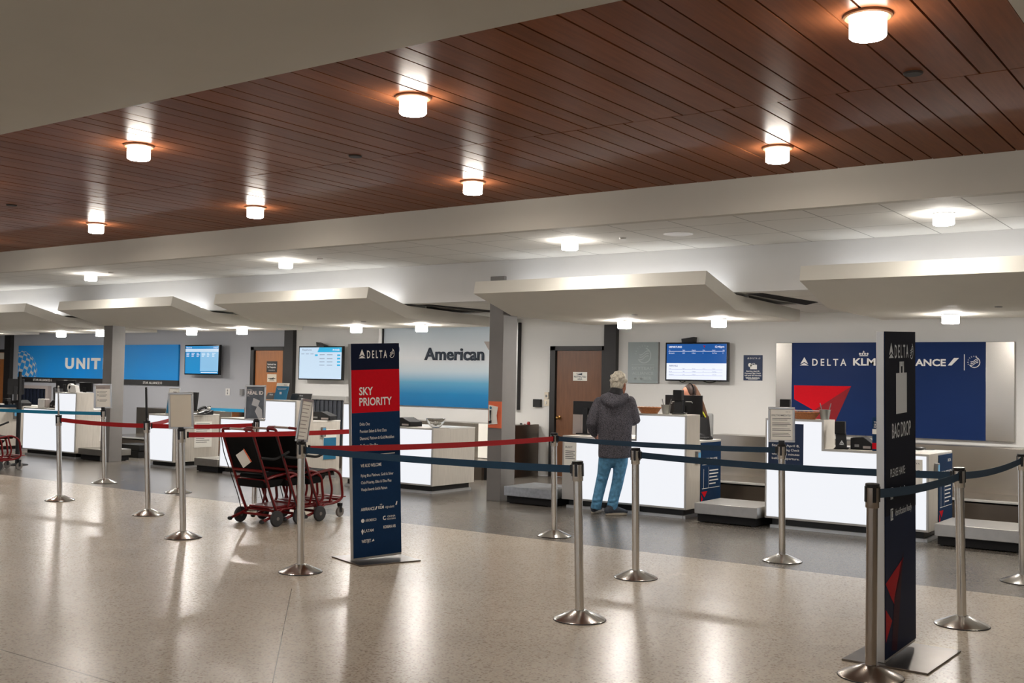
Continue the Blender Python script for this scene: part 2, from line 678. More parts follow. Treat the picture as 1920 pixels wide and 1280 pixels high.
def tag(o, label=None, cat=None, group=None, kind=None):
    if label: o['label'] = label
    if cat: o['category'] = cat
    if group: o['group'] = group
    if kind: o['kind'] = kind
    return o


def thing(name, label, cat, loc=(0, 0, 0), rotz=0.0, group=None):
    o = bpy.data.objects.new(name, None)
    o.empty_display_size = 0.1
    C.objects.link(o)
    o.location = [float(c) for c in loc]
    o.rotation_euler = (0, 0, rotz)
    return tag(o, label, cat, group)


def kids(o):
    return [c for c in bpy.data.objects if c.parent == o]


def dup(root, loc, rotz=None, label=None, group=None):
    r = root.copy()
    C.objects.link(r)
    r.location = [float(c) for c in loc]
    if rotz is not None:
        r.rotation_euler = (0, 0, rotz)
    if label: r['label'] = label
    if group: r['group'] = group
    for ch in list(root.children):
        c = ch.copy()
        C.objects.link(c)
        c.parent = r
        for g in list(ch.children):
            d = g.copy()
            C.objects.link(d)
            d.parent = c
    return r


def struct(name, mb, material, parent=None, **k):
    o = mb.build(name, material, parent, **k)
    if parent is None:
        o['kind'] = 'structure'
    return o


WX, WZ = (1, 0, 0), (0, 0, 1)     # frame of things facing the camera side (-Y)
SY = (0, 1, 0)                    # frame of faces looking +X


# ================================================================== THE ROOM
XL, XR, YB, YW = -34.0, 7.0, -6.0, 14.4
ZWOOD, ZTILE, ZLOW = 3.31, 3.0, 2.5
struct('floor', MB().box(XL, XR, YB, YW, -0.1, 0), 'terrazzo')
# back wall with three openings (doors stand in front of it)
struct('wall_back', MB().box(XL, XR, YW + 0.002, YW + 0.15, 0, 3.4), 'wall_paint')
struct('wall_left', MB().box(XL - 0.15, XL, YB, YW, 0, 3.4), 'wall_paint')
struct('wall_right', MB().box(XR, XR + 0.15, YB, YW, 0, 3.4), 'wall_paint')
wf = MB().box(XL, XR, YB - 0.15, YB, 0, 0.5).box(XL, XR, YB - 0.15, YB, 2.7, 3.4)
FILL_WINX = [(-22.0, -19.0), (-16.0, -13.0), (-10.0, -7.0), (-4.0, -1.0), (1.5, 4.5)]  # openings added in the unseen wall to let front fill light in
xs_ = [XL] + [k for w_ in FILL_WINX for k in w_] + [XR]
for i in range(0, len(xs_), 2):
    wf.box(xs_[i], xs_[i + 1], YB - 0.15, YB, 0.5, 2.7)
struct('wall_front', wf, 'wall_paint')
for i, (xa, xb) in enumerate(FILL_WINX):
    wn = thing('fill_window_%d' % (i + 1), None, None, (xa, YB, 0.5))  # unseen window, put in to brighten sign faces and posts
    wn['kind'] = 'structure'
    MB().box(xa, xa + 0.06, YB - 0.12, YB - 0.04, 0.5, 2.7).box(xb - 0.06, xb, YB - 0.12, YB - 0.04, 0.5, 2.7).box(xa, xb, YB - 0.12, YB - 0.04, 0.5, 0.56).box(xa, xb, YB - 0.12, YB - 0.04, 2.64, 2.7).box((xa + xb) / 2 - 0.03, (xa + xb) / 2 + 0.03, YB - 0.12, YB - 0.04, 0.5, 2.7).build('frame', 'aluminium', wn, off=wn.location)
    MB().box(xa + 0.06, xb - 0.06, YB - 0.085, YB - 0.08, 0.56, 2.64).build('pane', 'fill_window_glass', wn, off=wn.location)
struct('ceiling', MB().box(XL, XR, YB, 4.4, 3.30, 3.45).box(-1.03, XR, 4.4, 8.85, 3.30, 3.45), 'ceiling_paint')
# cherry plank ceiling, alternating plank widths, joint at y = 6.57
wood = MB()
XW = -1.03
mod = 0.3775
x = -1.263 + mod
g = 0.006


def plank(a, b, y0, y1):
    a, b = max(a, XL + 0.1), min(b, XW)
    if b - a < 0.02:
        return
    dz = random.uniform(-0.0012, 0.0012)
    wood.box(a + g, b - g, y0, y1, ZWOOD + dz, ZWOOD + 0.018)


while x > XL:
    x0 = x - mod
    for y0, y1, fr in ((4.4, 6.565, 0.61), (6.573, 8.846, 0.385)):
        plank(x0, x0 + fr * mod, y0, y1)
        plank(x0 + fr * mod, x, y0, y1)
    x = x0
wc = struct('wood_ceiling', wood, 'cherry_planks')
struct('ceiling_void', MB().box(XL, XW, 4.4, 8.85, ZWOOD + 0.03, ZWOOD + 0.06), 'void_black', parent=wc)
struct('bulkhead', MB().box(XL, XR, 8.85, 8.95, ZTILE, 3.45), 'ceiling_paint')
struct('tile_ceiling', MB().box(XL, XR, 8.95, 10.95, ZTILE, ZTILE + 0.04), 'ceiling_tile')
struct('soffit', MB().box(XL, XR, 10.95, 11.1, ZLOW, 3.2), 'soffit_paint')
low = MB().box(XL, XR, 11.1, YW, ZLOW, ZLOW + 0.04)
struct('low_ceiling', low, 'ceiling_tile')

# canopies hung under the soffit
CAN_X = [(-24.43, -21.44), (-20.44, -17.45), (-16.46, -13.50), (-12.53, -9.54), (-7.82, -4.83), (-3.83, -0.84)]
CAN_L = ['white upturned ceiling canopy outside the photo edge at the far left',
         'white upturned ceiling canopy over the grey bay, leftmost and cut by the photo edge',
         'white upturned ceiling canopy whose left end meets the far grey column',
         'white upturned ceiling canopy over the wood door and the blue-white sky mural',
         'white upturned ceiling canopy above the man at the counter',
         'white upturned ceiling canopy above the navy backboard, rightmost and cut by the photo edge']
CAN = []
for (xa, xb), lab in zip(CAN_X, CAN_L):
    t = thing('ceiling_canopy', lab, 'ceiling canopy', (xa, 10.95, 2.3), group='canopies hung under the soffit')
    prof = [(10.17, 2.52), (10.95, 2.305), (12.85, 2.29), (12.85, 2.43), (11.10, 2.47), (10.95, 2.475), (10.20, 2.665)]
    b = MB().prism([(xa, y, z) for y, z in prof], (xb - xa, 0, 0))
    b.build('panel', 'canopy_paint', t, off=t.location)
    MB().box(xa + 0.12, xb - 0.12, 10.80, 10.84, 2.53, 2.55).build('light_strip', 'led', t, off=t.location)
    MB().box(xa + 0.06, xa + 0.62, 11.4, 11.43, 2.43, 2.5).box(xb - 0.62, xb - 0.06, 11.4, 11.43, 2.43, 2.5).build('hanger', 'canopy_paint', t, off=t.location)
    CAN.append(t)
# dark slots where the low ceiling stops beside a canopy
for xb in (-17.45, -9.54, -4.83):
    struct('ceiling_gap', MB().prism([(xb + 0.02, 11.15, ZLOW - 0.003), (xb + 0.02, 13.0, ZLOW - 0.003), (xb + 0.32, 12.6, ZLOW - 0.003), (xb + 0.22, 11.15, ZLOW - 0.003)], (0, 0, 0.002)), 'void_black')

# columns
for i, (cx0, cx1, cy0, cy1) in enumerate(((-8.12, -7.83, 10.9, 11.2), (-16.395, -15.93, 11.0, 11.25))):
    cx1 = cx0 + (0.215, 0.25)[i]
    b = MB().box(cx0, cx1, cy0, cy1, 0, ZLOW + 0.3)
    co = struct('column', b, 'column_paint', bevel=0.006)
    tag(co, ['grey square column beside the sky mural, orange notice on its front', 'plain grey square column in front of the blue airline wall sign'][i], 'column')

# dark mullions
for u0, u1, vt in ((15.5, 27, 628), (540, 556.5, 618), (1138.5, 1161, 610)):
    a, b_ = W(u0, vt), W(u1, vt)
    mo = struct('mullion', MB().box(a[0], b_[0], YW - 0.09, YW, 0, ZLOW), 'black_frame', bevel=0.004)

# doors
def door(n, u0, u1, vt, wood_m, right_to=None, lu0=None, notices=()):
    a, b_ = W(u0, vt), W(u1, vt)
    x0, x1, zt = a[0], (right_to if right_to is not None else b_[0]), a[2]
    root = thing('door_%d' % n, None, None, (x0, YW, 0))
    root['kind'] = 'structure'
    fw = 0.1
    f = MB().box(x0, x0 + fw, YW - 0.07, YW, 0, zt).box(x1 - 0.06, x1, YW - 0.07, YW, 0, zt).box(x0, x1, YW - 0.07, YW, zt - 0.07, zt)
    f.build('frame', 'black_frame', root, off=root.location, bevel=0.004)
    lf = MB().box(x0 + fw + 0.015, x1 - 0.065, YW - 0.035, YW, 0.01, zt - 0.075)
    lo = lf.build('leaf', wood_m, root, off=root.location)
    kx = x0 + fw + 0.075
    k = MB().lathe([(0.001, 0), (0.03, 0.0), (0.03, 0.008), (0.012, 0.012), (0.012, 0.04), (0.028, 0.05), (0.03, 0.065), (0.02, 0.08), (0.001, 0.083)][::-1], (0, 0, 0), 16, 'y')
    k.v = [(kx + p[0], YW - 0.035 - p[1], 0.93 + p[2]) for p in k.v]
    k.build('knob', 'brass', lo, off=root.location)
    return root, lo


d3, l3 = door(3, 1036, 1139, 649, 'door_wood')
d2, l2 = door(2, 475, 540, 650, 'door_wood_light')
d1, l1 = door(1, -40, 16, 655, 'door_wood_light')
# transom strip above the leftmost door leaf
MB().box(W(-30, 664)[0], W(15, 664)[0], YW - 0.045, YW - 0.036, 1.80, 1.95).build('transom_panel', 'paper_cream', d1, off=d1.location)


def wall_sheet(name, label, cat, u0, v0, u1, v1, material, y=YW, th=0.004, off=0.0):
    a, b_ = W(u0, v0, y), W(u1, v1, y)
    t = thing(name, label, cat, (a[0], y - off, b_[2]))
    MB().box(a[0], b_[0], y - off - th, y - off, b_[2], a[2]).build('sheet', material, t, off=t.location)
    return t, a[0], b_[0], b_[2], a[2], y - off - th


# door notices
t, x0, x1, z0, z1, yf = wall_sheet('door_notice', 'white restricted area notice taped to the dark wood door', 'notice', 1077, 697, 1103, 714, 'paper', off=0.035)
b = MB()
cx = (x0 + x1) / 2
b.text('RESTRICTED', (cx, yf, z0 + 0.052), WX, WZ, 0.026, 0.02, (x1 - x0) * 0.86, 'c')
b.text('AREA', (cx, yf, z0 + 0.014), WX, WZ, 0.026, 0.02, None, 'c')
b.text('ALASKA', (cx - 0.03, yf, z1 - 0.03), WX, WZ, 0.016, 0.0, None, 'c')
b.flat([(-0.07, 0), (0.04, 0.0), (0.04, 0.035)], (cx, yf, z0 + 0.088), WX, WZ)
b.build('lettering', 'letter_dark', t, off=t.location)
t, x0, x1, z0, z1, yf = wall_sheet('door_notice', 'brown restricted entry notice on the light wood door', 'notice', 503, 677, 522, 698, 'black_frame', off=0.035)
cx = (x0 + x1) / 2
b = MB()
b.text('Restricted Area', (cx, yf, z1 - 0.075), WX, WZ, 0.035, 0.02, (x1 - x0) * .82, 'c')
b.text('No Trespassing', (cx, yf, z1 - 0.13), WX, WZ, 0.035, 0.02, (x1 - x0) * .82, 'c')
b.text('Authorized only', (cx, yf, z1 - 0.18), WX, WZ, 0.018, 0.0, (x1 - x0) * .6, 'c')
b.build('lettering', 'letter_white', t, off=t.location)
t, x0, x1, z0, z1, yf = wall_sheet('door_decal', 'small tan paper with a dark mark below the brown door notice', 'notice', 504, 701, 521, 716, 'paper_cream', off=0.035)
b = MB().flat([(-0.06, 0), (0.05, 0.0), (0.05, 0.04)], ((x0 + x1) / 2, yf, z1 - 0.1), WX, WZ)
b.box(x0 + 0.03, x1 - 0.03, yf - 0.001, yf, z0 + 0.06, z0 + 0.075).box(x0 + 0.06, x1 - 0.06, yf - 0.001, yf, z0 + 0.03, z0 + 0.042)
b.build('lettering', 'black_frame', t, off=t.location)

# small wall fittings
t, *_ = wall_sheet('card_reader', 'black square card reader on the wall left of the dark wood door', 'card reader', 1002.5, 748, 1016, 763, 'black_plastic', th=0.05)
t, x0, x1, z0, z1, yf = wall_sheet('light_switch', 'beige wall switch plate beside the black card reader', 'switch', 1020.5, 748, 1031, 761, 'paper_cream', th=0.012)
MB().box(x0 + 0.03, x0 + 0.055, yf - 0.01, yf, z0 + 0.03, z1 - 0.03).build('toggle', 'white_plastic', t, off=t.location)
t, x0, x1, z0, z1, yf = wall_sheet('thermostat', 'small beige thermostat box above the switch plate', 'thermostat', 1023, 735, 1030, 747, 'paper_cream', th=0.03)
MB().box(x0 + 0.02, x1 - 0.02, yf - 0.004, yf, z0 + 0.02, z0 + 0.06).build('window', 'grey_plastic', t, off=t.location)
t, x0, x1, z0, z1, yf = wall_sheet('wall_outlet', 'white power outlet low on the grey wall left of the light wood door', 'outlet', 424, 728, 431, 741, 'white_plastic', th=0.012)
MB().box(x0 + 0.045, x1 - 0.045, yf - 0.003, yf, z0 + 0.02, z0 + 0.06).box(x0 + 0.045, x1 - 0.045, yf - 0.003, yf, z1 - 0.06, z1 - 0.02).build('socket', 'grey_plastic', t, off=t.location)
wall_sheet('card_reader', 'grey wall box beside the light wood door, above the poster stand', 'card reader', 453, 729, 458, 741, 'grey_plastic', th=0.05)


# ================================================================== CEILING LIGHTS
def make_light(kind):
    t = bpy.data.objects.new('ceiling_light', None)
    C.objects.link(t)
    r, h = 0.088, {'wood': 0.115, 'tile': 0.10, 'canopy': 0.10}[kind]
    m_ = {'wood': 'drum', 'tile': 'drum_tile', 'canopy': 'drum_canopy'}[kind]
    z0 = -0.018 if kind == 'wood' else 0.0
    MB().lathe([(r, z0), (r, -h + 0.008), (r - 0.008, -h), (r - 0.012, -h)][::-1], n=28, caps=False).build('diffuser', m_, t)
    MB().lathe([(r - 0.0125, -h + 0.004), (r - 0.0125, -h + 0.001), (0.0005, -h + 0.001)][::-1], n=28).build('lens', m_ + '_lens', t)
    if kind == 'wood':
        MB().lathe([(0.116, 0.0), (0.116, -0.012), (0.108, -0.018), (0.09, -0.018), (0.09, 0)][::-1], n=32).build('trim_ring', 'drum_ring', t)
    else:
        MB().lathe([(0.096, 0.0), (0.096, -0.008), (0.09, -0.012), (0.0885, -0.012), (0.0885, 0)][::-1], n=28).build('trim_ring', 'white_plastic', t)
    return t


lw = make_light('wood')
LW = [((-1.64, 5.24), 'round drum ceiling light on the planks, largest, at the top right'),
      ((-4.55, 5.24), 'round drum ceiling light on the planks, middle of the nearer row'),
      ((-7.39, 5.22), 'round drum ceiling light on the planks, left end of the nearer row'),
      ((-3.13, 7.83), 'round drum ceiling light on the planks, right end of the farther row'),
      ((-6.03, 7.80), 'round drum ceiling light on the planks above the sky mural, farther row'),
      ((-8.98, 7.81), 'round drum ceiling light on the planks, third from right in the farther row'),
      ((-11.73, 7.72), 'round drum ceiling light on the planks, leftmost in the photo'),
      ((-10.25, 5.22), 'added unseen drum light on the planks, outside the frame beyond the near row'),  # out-of-view lamps from here on are added to light the hall
      ((-13.1, 5.22), 'added unseen drum light on the planks, far outside the frame in the near row'),
      ((-14.6, 7.75), 'added unseen drum light on the planks, outside the frame beyond the far row'),
      ((-17.5, 7.75), 'added unseen drum light on the planks, far outside the frame in the far row'),
      ((1.3, 5.24), 'added unseen drum light right of the planks, outside the frame'),  # added on the right to light the sign faces
      ((0.0, 7.83), 'added unseen drum light on the plain ceiling right of the planks, outside the frame')] + [
      ((x_, y_), 'added drum fill light on the plain ceiling behind the camera, spot %d metres along' % int(abs(x_) + 20 * (y_ < -3)))
      for y_ in (-1.0,) for x_ in (3.0, -3.0, -9.0)]  # unseen fill lamps added for light from the front
for i, ((x, y), lab) in enumerate(LW):
    if i == 0:
        lw.location = (x, y, ZWOOD)
        tag(lw, lab, 'ceiling light', 'drum lights on the plank ceiling')
    else:
        dup(lw, (x, y, ZWOOD), label=lab)
lt = make_light('tile')
LT = [((-2.37, 9.68), 'drum light on the white tiles, rightmost of the tile row'),
      ((-6.18, 9.70), 'drum light on the white tiles over the long canopy by the near column'),
      ((-10.52, 9.68), 'drum light on the white tiles above the middle canopy'),
      ((-14.76, 9.65), 'drum light on the white tiles, leftmost of the tile row'),
      ((-19.0, 9.65), 'added unseen drum light on the white tiles, outside the frame to the left')]  # out-of-view lamp added to brighten the hall
for i, ((x, y), lab) in enumerate(LT):
    if i == 0:
        lt.location = (x, y, ZTILE)
        tag(lt, lab, 'ceiling light', 'drum lights on the tile ceiling')
    else:
        dup(lt, (x, y, ZTILE), label=lab)
lc = make_light('canopy')
first = True
LCN = ['canopy outside the left photo edge', 'grey bay canopy', 'canopy at the far column', 'middle canopy', 'canopy over the man', 'canopy over the navy backboard']
for (xa, xb), nm in zip(CAN_X, LCN):
    for k, (dx, w) in enumerate(((0.93, 'left'), (2.24, 'right'))):
        p = (xa + dx, 12.15, 2.292)
        lab = 'drum light under the %s, %s of its pair' % (nm, w)
        if first:
            lc.location = p
            tag(lc, lab, 'ceiling light', 'drum lights under the canopies')
            first = False
        else:
            dup(lc, p, label=lab)
# dark discs on the planks, speaker and sensors
disc = MB().lathe([(0.0005, -0.012), (0.05, -0.012), (0.055, -0.006), (0.055, 0)], n=24).build('ceiling_vent', 'vent_dark')
DV = [((-1.726, 6.35), 'dark round cap on the planks below the largest drum light'), ((-6.168, 6.40), 'dark round cap on the planks at the middle of the ceiling'), ((-11.27, 6.38), 'dark round cap on the planks at the left photo edge')]
for i, ((x, y), lab) in enumerate(DV):
    o = disc if i == 0 else disc.copy()
    if i: C.objects.link(o)
    o.location = (x, y, ZWOOD)
    tag(o, lab, 'ceiling cap', 'dark caps on the plank ceiling')
t = thing('ceiling_speaker', 'white round flush speaker in the tile ceiling', 'speaker', (-4.94, 9.77, ZTILE))
MB().lathe([(0.07, -0.01), (0.11, -0.012), (0.15, -0.004), (0.15, 0)], n=32).build('rim', 'white_plastic', t)
MB().lathe([(0.0005, -0.006), (0.07, -0.006), (0.07, 0)], n=24).build('grille', 'paper', t)
sd = MB().lathe([(0.0005, -0.02), (0.03, -0.02), (0.038, -0.01), (0.038, 0)], n=20).build('sprinkler_cap', 'white_plastic')
sd.location = (-5.58, 9.775, ZTILE)
tag(sd, 'small white sprinkler cap left of the round ceiling speaker', 'sprinkler', 'sprinkler caps')
for (u, v), lab in (((208, 510), 'small sprinkler cap on the tiles right of the leftmost tile light'), ((600, 484), 'small sprinkler cap on the tiles right of the middle tile light')):
    o = sd.copy(); C.objects.link(o)
    p = P(2, ZTILE, u, v)
    o.location = (p[0], p[1], ZTILE)
    o['label'] = lab
sc_ = MB().lathe([(0.0005, -0.006), (0.035, -0.006), (0.038, 0)], n=20).build('sensor_cap', 'grey_plastic')
for i, ((u, v), lab) in enumerate((((1190, 590), 'grey sensor disc under the canopy over the man'), ((1872, 575), 'grey sensor disc under the rightmost canopy'), ((682, 603), 'grey sensor disc under the middle canopy'), ((352, 611), 'grey sensor disc under the canopy at the far column'))):
    o = sc_ if i == 0 else sc_.copy()
    if i: C.objects.link(o)
    p = P(2, 2.297, u, v)
    o.location = (p[0], min(p[1], 12.6), 2.2975)
    tag(o, lab, 'sensor', 'sensor discs under the canopies')


# ================================================================== LOGOS
def delta_mark(b, o, R, U, h, sx=None, depth=0.0012):
    b.flat([(0, 1), (-0.47, 0.2), (-0.3, 0.24), (0, 0.42)], o, R, U, h, depth, sx)
    b.flat([(0, 1), (0, 0.42), (0.3, 0.24), (0.47, 0.2)], o, R, U, h, depth, sx)
    b.flat([(-0.56, 0), (0, 0.30), (0.56, 0)], o, R, U, h, depth, sx)


def ring_mark(b, o, R, U, h, sx=None, depth=0.0012):
    b.arc(0, 0, 0.40, 0.46, -150, 75, o, R, U, h, 18, depth, sx)
    for k in (-1, 0, 1):
        w = []
        for i in range(9):
            s_ = -0.3 + 0.6 * i / 8
            w.append((s_, 0.25 * s_ + 0.14 * k + 0.07 * sin(s_ * 9)))
        for i in range(8):
            (x0, y0), (x1, y1) = w[i], w[i + 1]
            b.flat([(x0, y0 - 0.025), (x1, y1 - 0.025), (x1, y1 + 0.035), (x0, y0 + 0.035)], o, R, U, h, depth, sx)


def klm_crown(b, o, R, U, w, depth=0.0012):
    for k in range(4):
        b.arc(-0.36 + 0.24 * k, 0.22, 0, 0.10, 0, 360, o, R, U, w, 10, depth)
    b.flat([(-0.4, 0), (0.4, 0), (0.4, 0.09), (-0.4, 0.09)], o, R, U, w, depth)
    b.flat([(-0.035, 0.3), (0.035, 0.3), (0.035, 0.5), (-0.035, 0.5)], o, R, U, w, depth)
    b.flat([(-0.1, 0.37), (0.1, 0.37), (0.1, 0.43), (-0.1, 0.43)], o, R, U, w, depth)


# ================================================================== WALL PANELS
# navy backboard with steel wings
a, c_ = W(1458, 643), W(1904, 830)
n0, n1 = W(1488, 643)[0], W(1850, 643)[0]
zt, zb = 2.087, 0.86
t = thing('airline_backboard', 'navy wall backboard with red triangle, white airline names and steel wings', 'sign board', (a[0], YW, zb))
yf = YW - 0.05
MB().box(a[0], n0, yf - 0.005, YW, zb, zt).build('steel_wing', 'steel_plate', t, off=t.location, bevel=0.004)
MB().box(n1, c_[0], yf - 0.005, YW, zb, zt).build('steel_wing', 'steel_plate', t, off=t.location, bevel=0.004)
MB().box(n0, n1, yf, YW, zb, zt).build('panel', 'sign_navy_big' if 'sign_navy_big' in MATS else mat('navy_board', (26, 46, 92), 0.4, ior=1.18, noise=0.05, nscale=2), t, off=t.location)


def wp(u, v, y=yf):
    q = W(u, v, y)
    return (q[0], y, q[2])


def wpoly(b, pts, y=yf, d=0.0015):
    vs = [W(u, v, y) for u, v in pts]
    b.add([(q[0], y - d, q[2]) for q in vs], [tuple(range(len(vs)))])


b = MB()
wpoly(b, [(1489, 722), (1526, 769), (1596, 724)][::1])
b.f = [q[::1] for q in b.f]
wpoly(b, [(1489, 722), (1489, 748), (1526, 769)])
b.v = b.v[:3] + b.v[3:]
b2 = MB(); wpoly(b2, [(1489, 722), (1489, 748), (1526, 769), (1596, 724)])
wpoly(b2, [(1489, 765), (1489, 790), (1515, 790)])
b2.build('red_facet', 'sign_red', t, off=t.location)
b3 = MB(); wpoly(b3, [(1526, 769), (1518, 812), (1556, 812), (1596, 724)])
b3.build('deep_red_facet', 'sign_red_deep', t, off=t.location)
b = MB()
dz = wp(1508, 685)
delta_mark(b, dz, WX, WZ, 0.115)
q0, q1 = wp(1523, 685), wp(1587, 685)
b.text('D E L T A', q0, WX, WZ, 0.095, 0.018, q1[0] - q0[0])
q0, q1 = wp(1599.5, 684.5), wp(1641, 684.5)
b.text('KLM', q0, WX, WZ, 0.095, 0.03, wp(1641.5, 684)[0] - q0[0])
klm_crown(b, wp(1619.5, 667.5), WX, WZ, 0.14)
q0, q1 = wp(1662, 685), wp(1773.5, 685)
b.text('AIRFRANCE', q0, WX, WZ, 0.088, 0.03, q1[0] - q0[0])
q0 = wp(1777, 685)
b.flat([(0, 0), (0.045, 0), (0.135, 0.095), (0.075, 0.095)], q0, WX, WZ)
q0 = wp(1807.5, 694)
b.flat([(0, 0), (0.008, 0), (0.008, 0.2), (0, 0.2)], q0, WX, WZ)
ring_mark(b, wp(1827, 679), WX, WZ, 0.15)
for k, ch in enumerate('SKYTEAM'):
    th = radians(200 - k * 21)
    c0 = Vector(wp(1827, 679)) + Vector((cos(th), 0, sin(th))) * 0.068
    tr = Vector((sin(th), 0, -cos(th)))
    b.text(ch, c0, tr, tr.cross(Vector((0, -1, 0))) * -1, 0.016, 0.01, None, 'c')
b.build('lettering', 'letter_white', t, off=t.location)

# blue panel with globe on the left wall
a, c_ = W(38, 648), W(336, 719)
zt, zb, zk = 2.124, 1.375, 1.265
t = thing('airline_wall_sign', 'long blue wall sign with white globe and black strip, behind the far column', 'sign board', (a[0], YW, zk))
yu = YW - 0.04
MB().box(a[0], c_[0], yu, YW, zb, zt).build('panel', 'blue_print', t, off=t.location)
MB().box(a[0], c_[0], yu - 0.002, YW, zk, zb).build('black_strip', 'black_frame', t, off=t.location)
b = MB()
q0, q1 = W(122, 691, yu), W(224, 691, yu)
z_un = 1.60
uw = W(188, 691, yu)[0] - q0[0]
for ch_, ua_, ub_ in (('U', 122, 138.5), ('N', 143, 159.5), ('I', 163.3, 167.6), ('T', 170.3, 188.3), ('E', 192.5, 205.5), ('D', 209.5, 226)):
    xa_ = W(ua_, 691, yu)[0]
    b.text(ch_, (xa_, yu, z_un), WX, WZ, 0.235, 0.05, W(ub_, 691, yu)[0] - xa_)
for u in (62, 268):
    q = W(u, 717, yu - 0.002)
    wid = W(u + 30, 717, yu)[0] - q[0]
    b.text('STAR ALLIANCE', (q[0], yu - 0.002, zk + 0.025), WX, WZ, 0.05, 0.01, wid * 1.05)
    b.arc(0, 0, 0.018, 0.026, 0, 360, (q[0] + wid * 1.14, yu - 0.002, zk + 0.05), WX, WZ, 1, 10)
b.build('lettering', 'letter_white', t, off=t.location)
# globe of alternating tiles, cut by the panel's left edge and the strip
b = MB()
gc = W(35, 692, yu)
RX, RZ = W(70, 692, yu)[0] - gc[0], 0.52
gz = 1.50


def gpt(la, lo):
    la, lo = radians(la), radians(lo)
    X, Y, Z = cos(la) * sin(lo), cos(la) * cos(lo), sin(la)
    ti = radians(28)
    Y, Z = Y * cos(ti) - Z * sin(ti), Y * sin(ti) + Z * cos(ti)
    ro = radians(-18)
    X, Z = X * cos(ro) - Z * sin(ro), X * sin(ro) + Z * cos(ro)
    return X, Y, Z


def gquad(la0, la1, lo0, lo1):
    ps = [gpt(la0, lo0), gpt(la0, lo1), gpt(la1, lo1), gpt(la1, lo0)]
    if min(p[1] for p in ps) < 0.02:
        return
    vs = [(gc[0] + p[0] * RX, gz + p[2] * RZ) for p in ps]
    vs = [(min(max(x_, a[0] + 0.005), 1e9), min(max(z_, zb + 0.004), zt - 0.01)) for x_, z_ in vs]
    ar = sum(vs[i][0] * vs[(i + 1) % 4][1] - vs[(i + 1) % 4][0] * vs[i][1] for i in range(4)) / 2
    if abs(ar) < 2e-5:
        return
    b.flat(vs if ar > 0 else vs[::-1], (0, yu, 0), WX, WZ, 1, 0.002)


for i in range(-6, 7):
    for j in range(-8, 9):
        la, lo = i * 13, j * 13
        if (i + j) % 2 == 0:
            gquad(la, la + 7.5, lo, lo + 11.5)
for j in range(-8, 9):
    for k in range(-18, 18):
        gquad(k * 5, k * 5 + 5, j * 13 - 1.3, j * 13)
b.build('globe', 'letter_pale', t, off=t.location)

# sky mural
a, c_ = W(718, 620), W(966, 768)
t = thing('airline_mural', 'white to deep blue wall mural with dark lettering behind the near column', 'sign board', (a[0], YW, 1.03))
ym = YW - 0.05
MB().box(a[0] + 0.06, c_[0], ym, YW, 1.035, 2.45).build('panel', 'sky_print', t)
kids_ = [o for o in bpy.data.objects if o.parent == t]
for o in kids_:
    o.parent = None
    o.parent = t
    o.matrix_parent_inverse = Matrix.Translation(-t.location)
for xa_, xb_, nm_, mm_ in ((a[0] - 0.02, a[0] + 0.05, 'edge_frame', 'silver_trim'), (W(967, 700)[0], W(975, 700)[0], 'edge_frame', 'silver_trim'),
                           (a[0] + 0.05, a[0] + 0.075, 'dark_edge', 'black_frame'), (W(975, 700)[0], W(976.3, 700)[0], 'dark_edge', 'black_frame')):
    MB().box(xa_, xb_, ym - 0.03, YW, 1.03, 2.44).build(nm_, mm_, t, off=t.location)
b = MB()
q0, q1 = W(796.5, 676, ym), W(908, 677, ym)
za = 1.83
v_, f_ = text_polys('American', 0.035)
wA = q1[0] - q0[0]
b.text('American', (q0[0], ym - 0.02, za), WX, WZ, 0.215, 0.022, wA)
lets = MB()
n_ = len(b.v)
lets.add(b.v, b.f)
# give the letters a body so they stand off the panel
lo_ = lets.build('lettering', 'letter_dark', t, off=t.location)
so = lo_.modifiers.new('solid', 'SOLIDIFY'); so.thickness = 0.02; so.offset = -1
b = MB()
q = W(741, 655, ym)
b.arc(0, 0, 0, 0.105, 0, 360, (q[0], ym, q[2]), WX, WZ, 1, 18)
b.build('logo', mat('logo_blue', (60, 84, 130), 0.4, noise=0.1), t, off=t.location)
b = MB()
q = W(911, 648, ym)
b.flat([(-0.04, 0.12), (0.06, -0.02), (0.2, 0.0), (0.1, 0.12)], (q[0], ym, q[2] - 0.05), WX, WZ)
b.build('flight_mark', 'paper_grey', t, off=t.location)

# glass plaque
t, x0, x1, z0, z1, yf2 = wall_sheet('alliance_plaque', 'grey frosted glass plaque with pale alliance wording left of the departures screen', 'plaque', 1180, 641.5, 1235, 718.5, 'plaque_glass', th=0.012, off=0.02)
MB().box(x1, x1 + 0.012, yf2 - 0.003, YW, z0, z1).box(x0, x1, YW - 0.02, YW, z0 + 0.02, z1 - 0.02).build('edge', 'grey_plastic', t, off=t.location)
b = MB()
cx = (x0 + x1) / 2
ring_mark(b, (cx + 0.02, yf2, z1 - 0.2), WX, WZ, 0.26)
for k, ch in enumerate('SKYTEAM'):
    th = radians(170 - k * 17)
    c0 = Vector((cx + 0.02, yf2, z1 - 0.2)) + Vector((cos(th), 0, sin(th))) * 0.135
    tr = Vector((sin(th), 0, -cos(th)))
    b.text(ch, c0, tr, Vector((cos(th), 0, sin(th))), 0.025, 0.01, None, 'c')
b.box(x0 + 0.06, x1 - 0.06, yf2 - 0.002, yf2, z0 + 0.275, z0 + 0.28)
for k, s_ in enumerate(('SKYTEAM', 'ALLIANCE', 'MEMBER')):
    b.text(s_, (cx, yf2, z0 + 0.2 - 0.075 * k), WX, WZ, 0.046, 0.01, (0.37, 0.36, 0.30)[k], 'c')
b.build('lettering', 'plaque_letter', t, off=t.location)

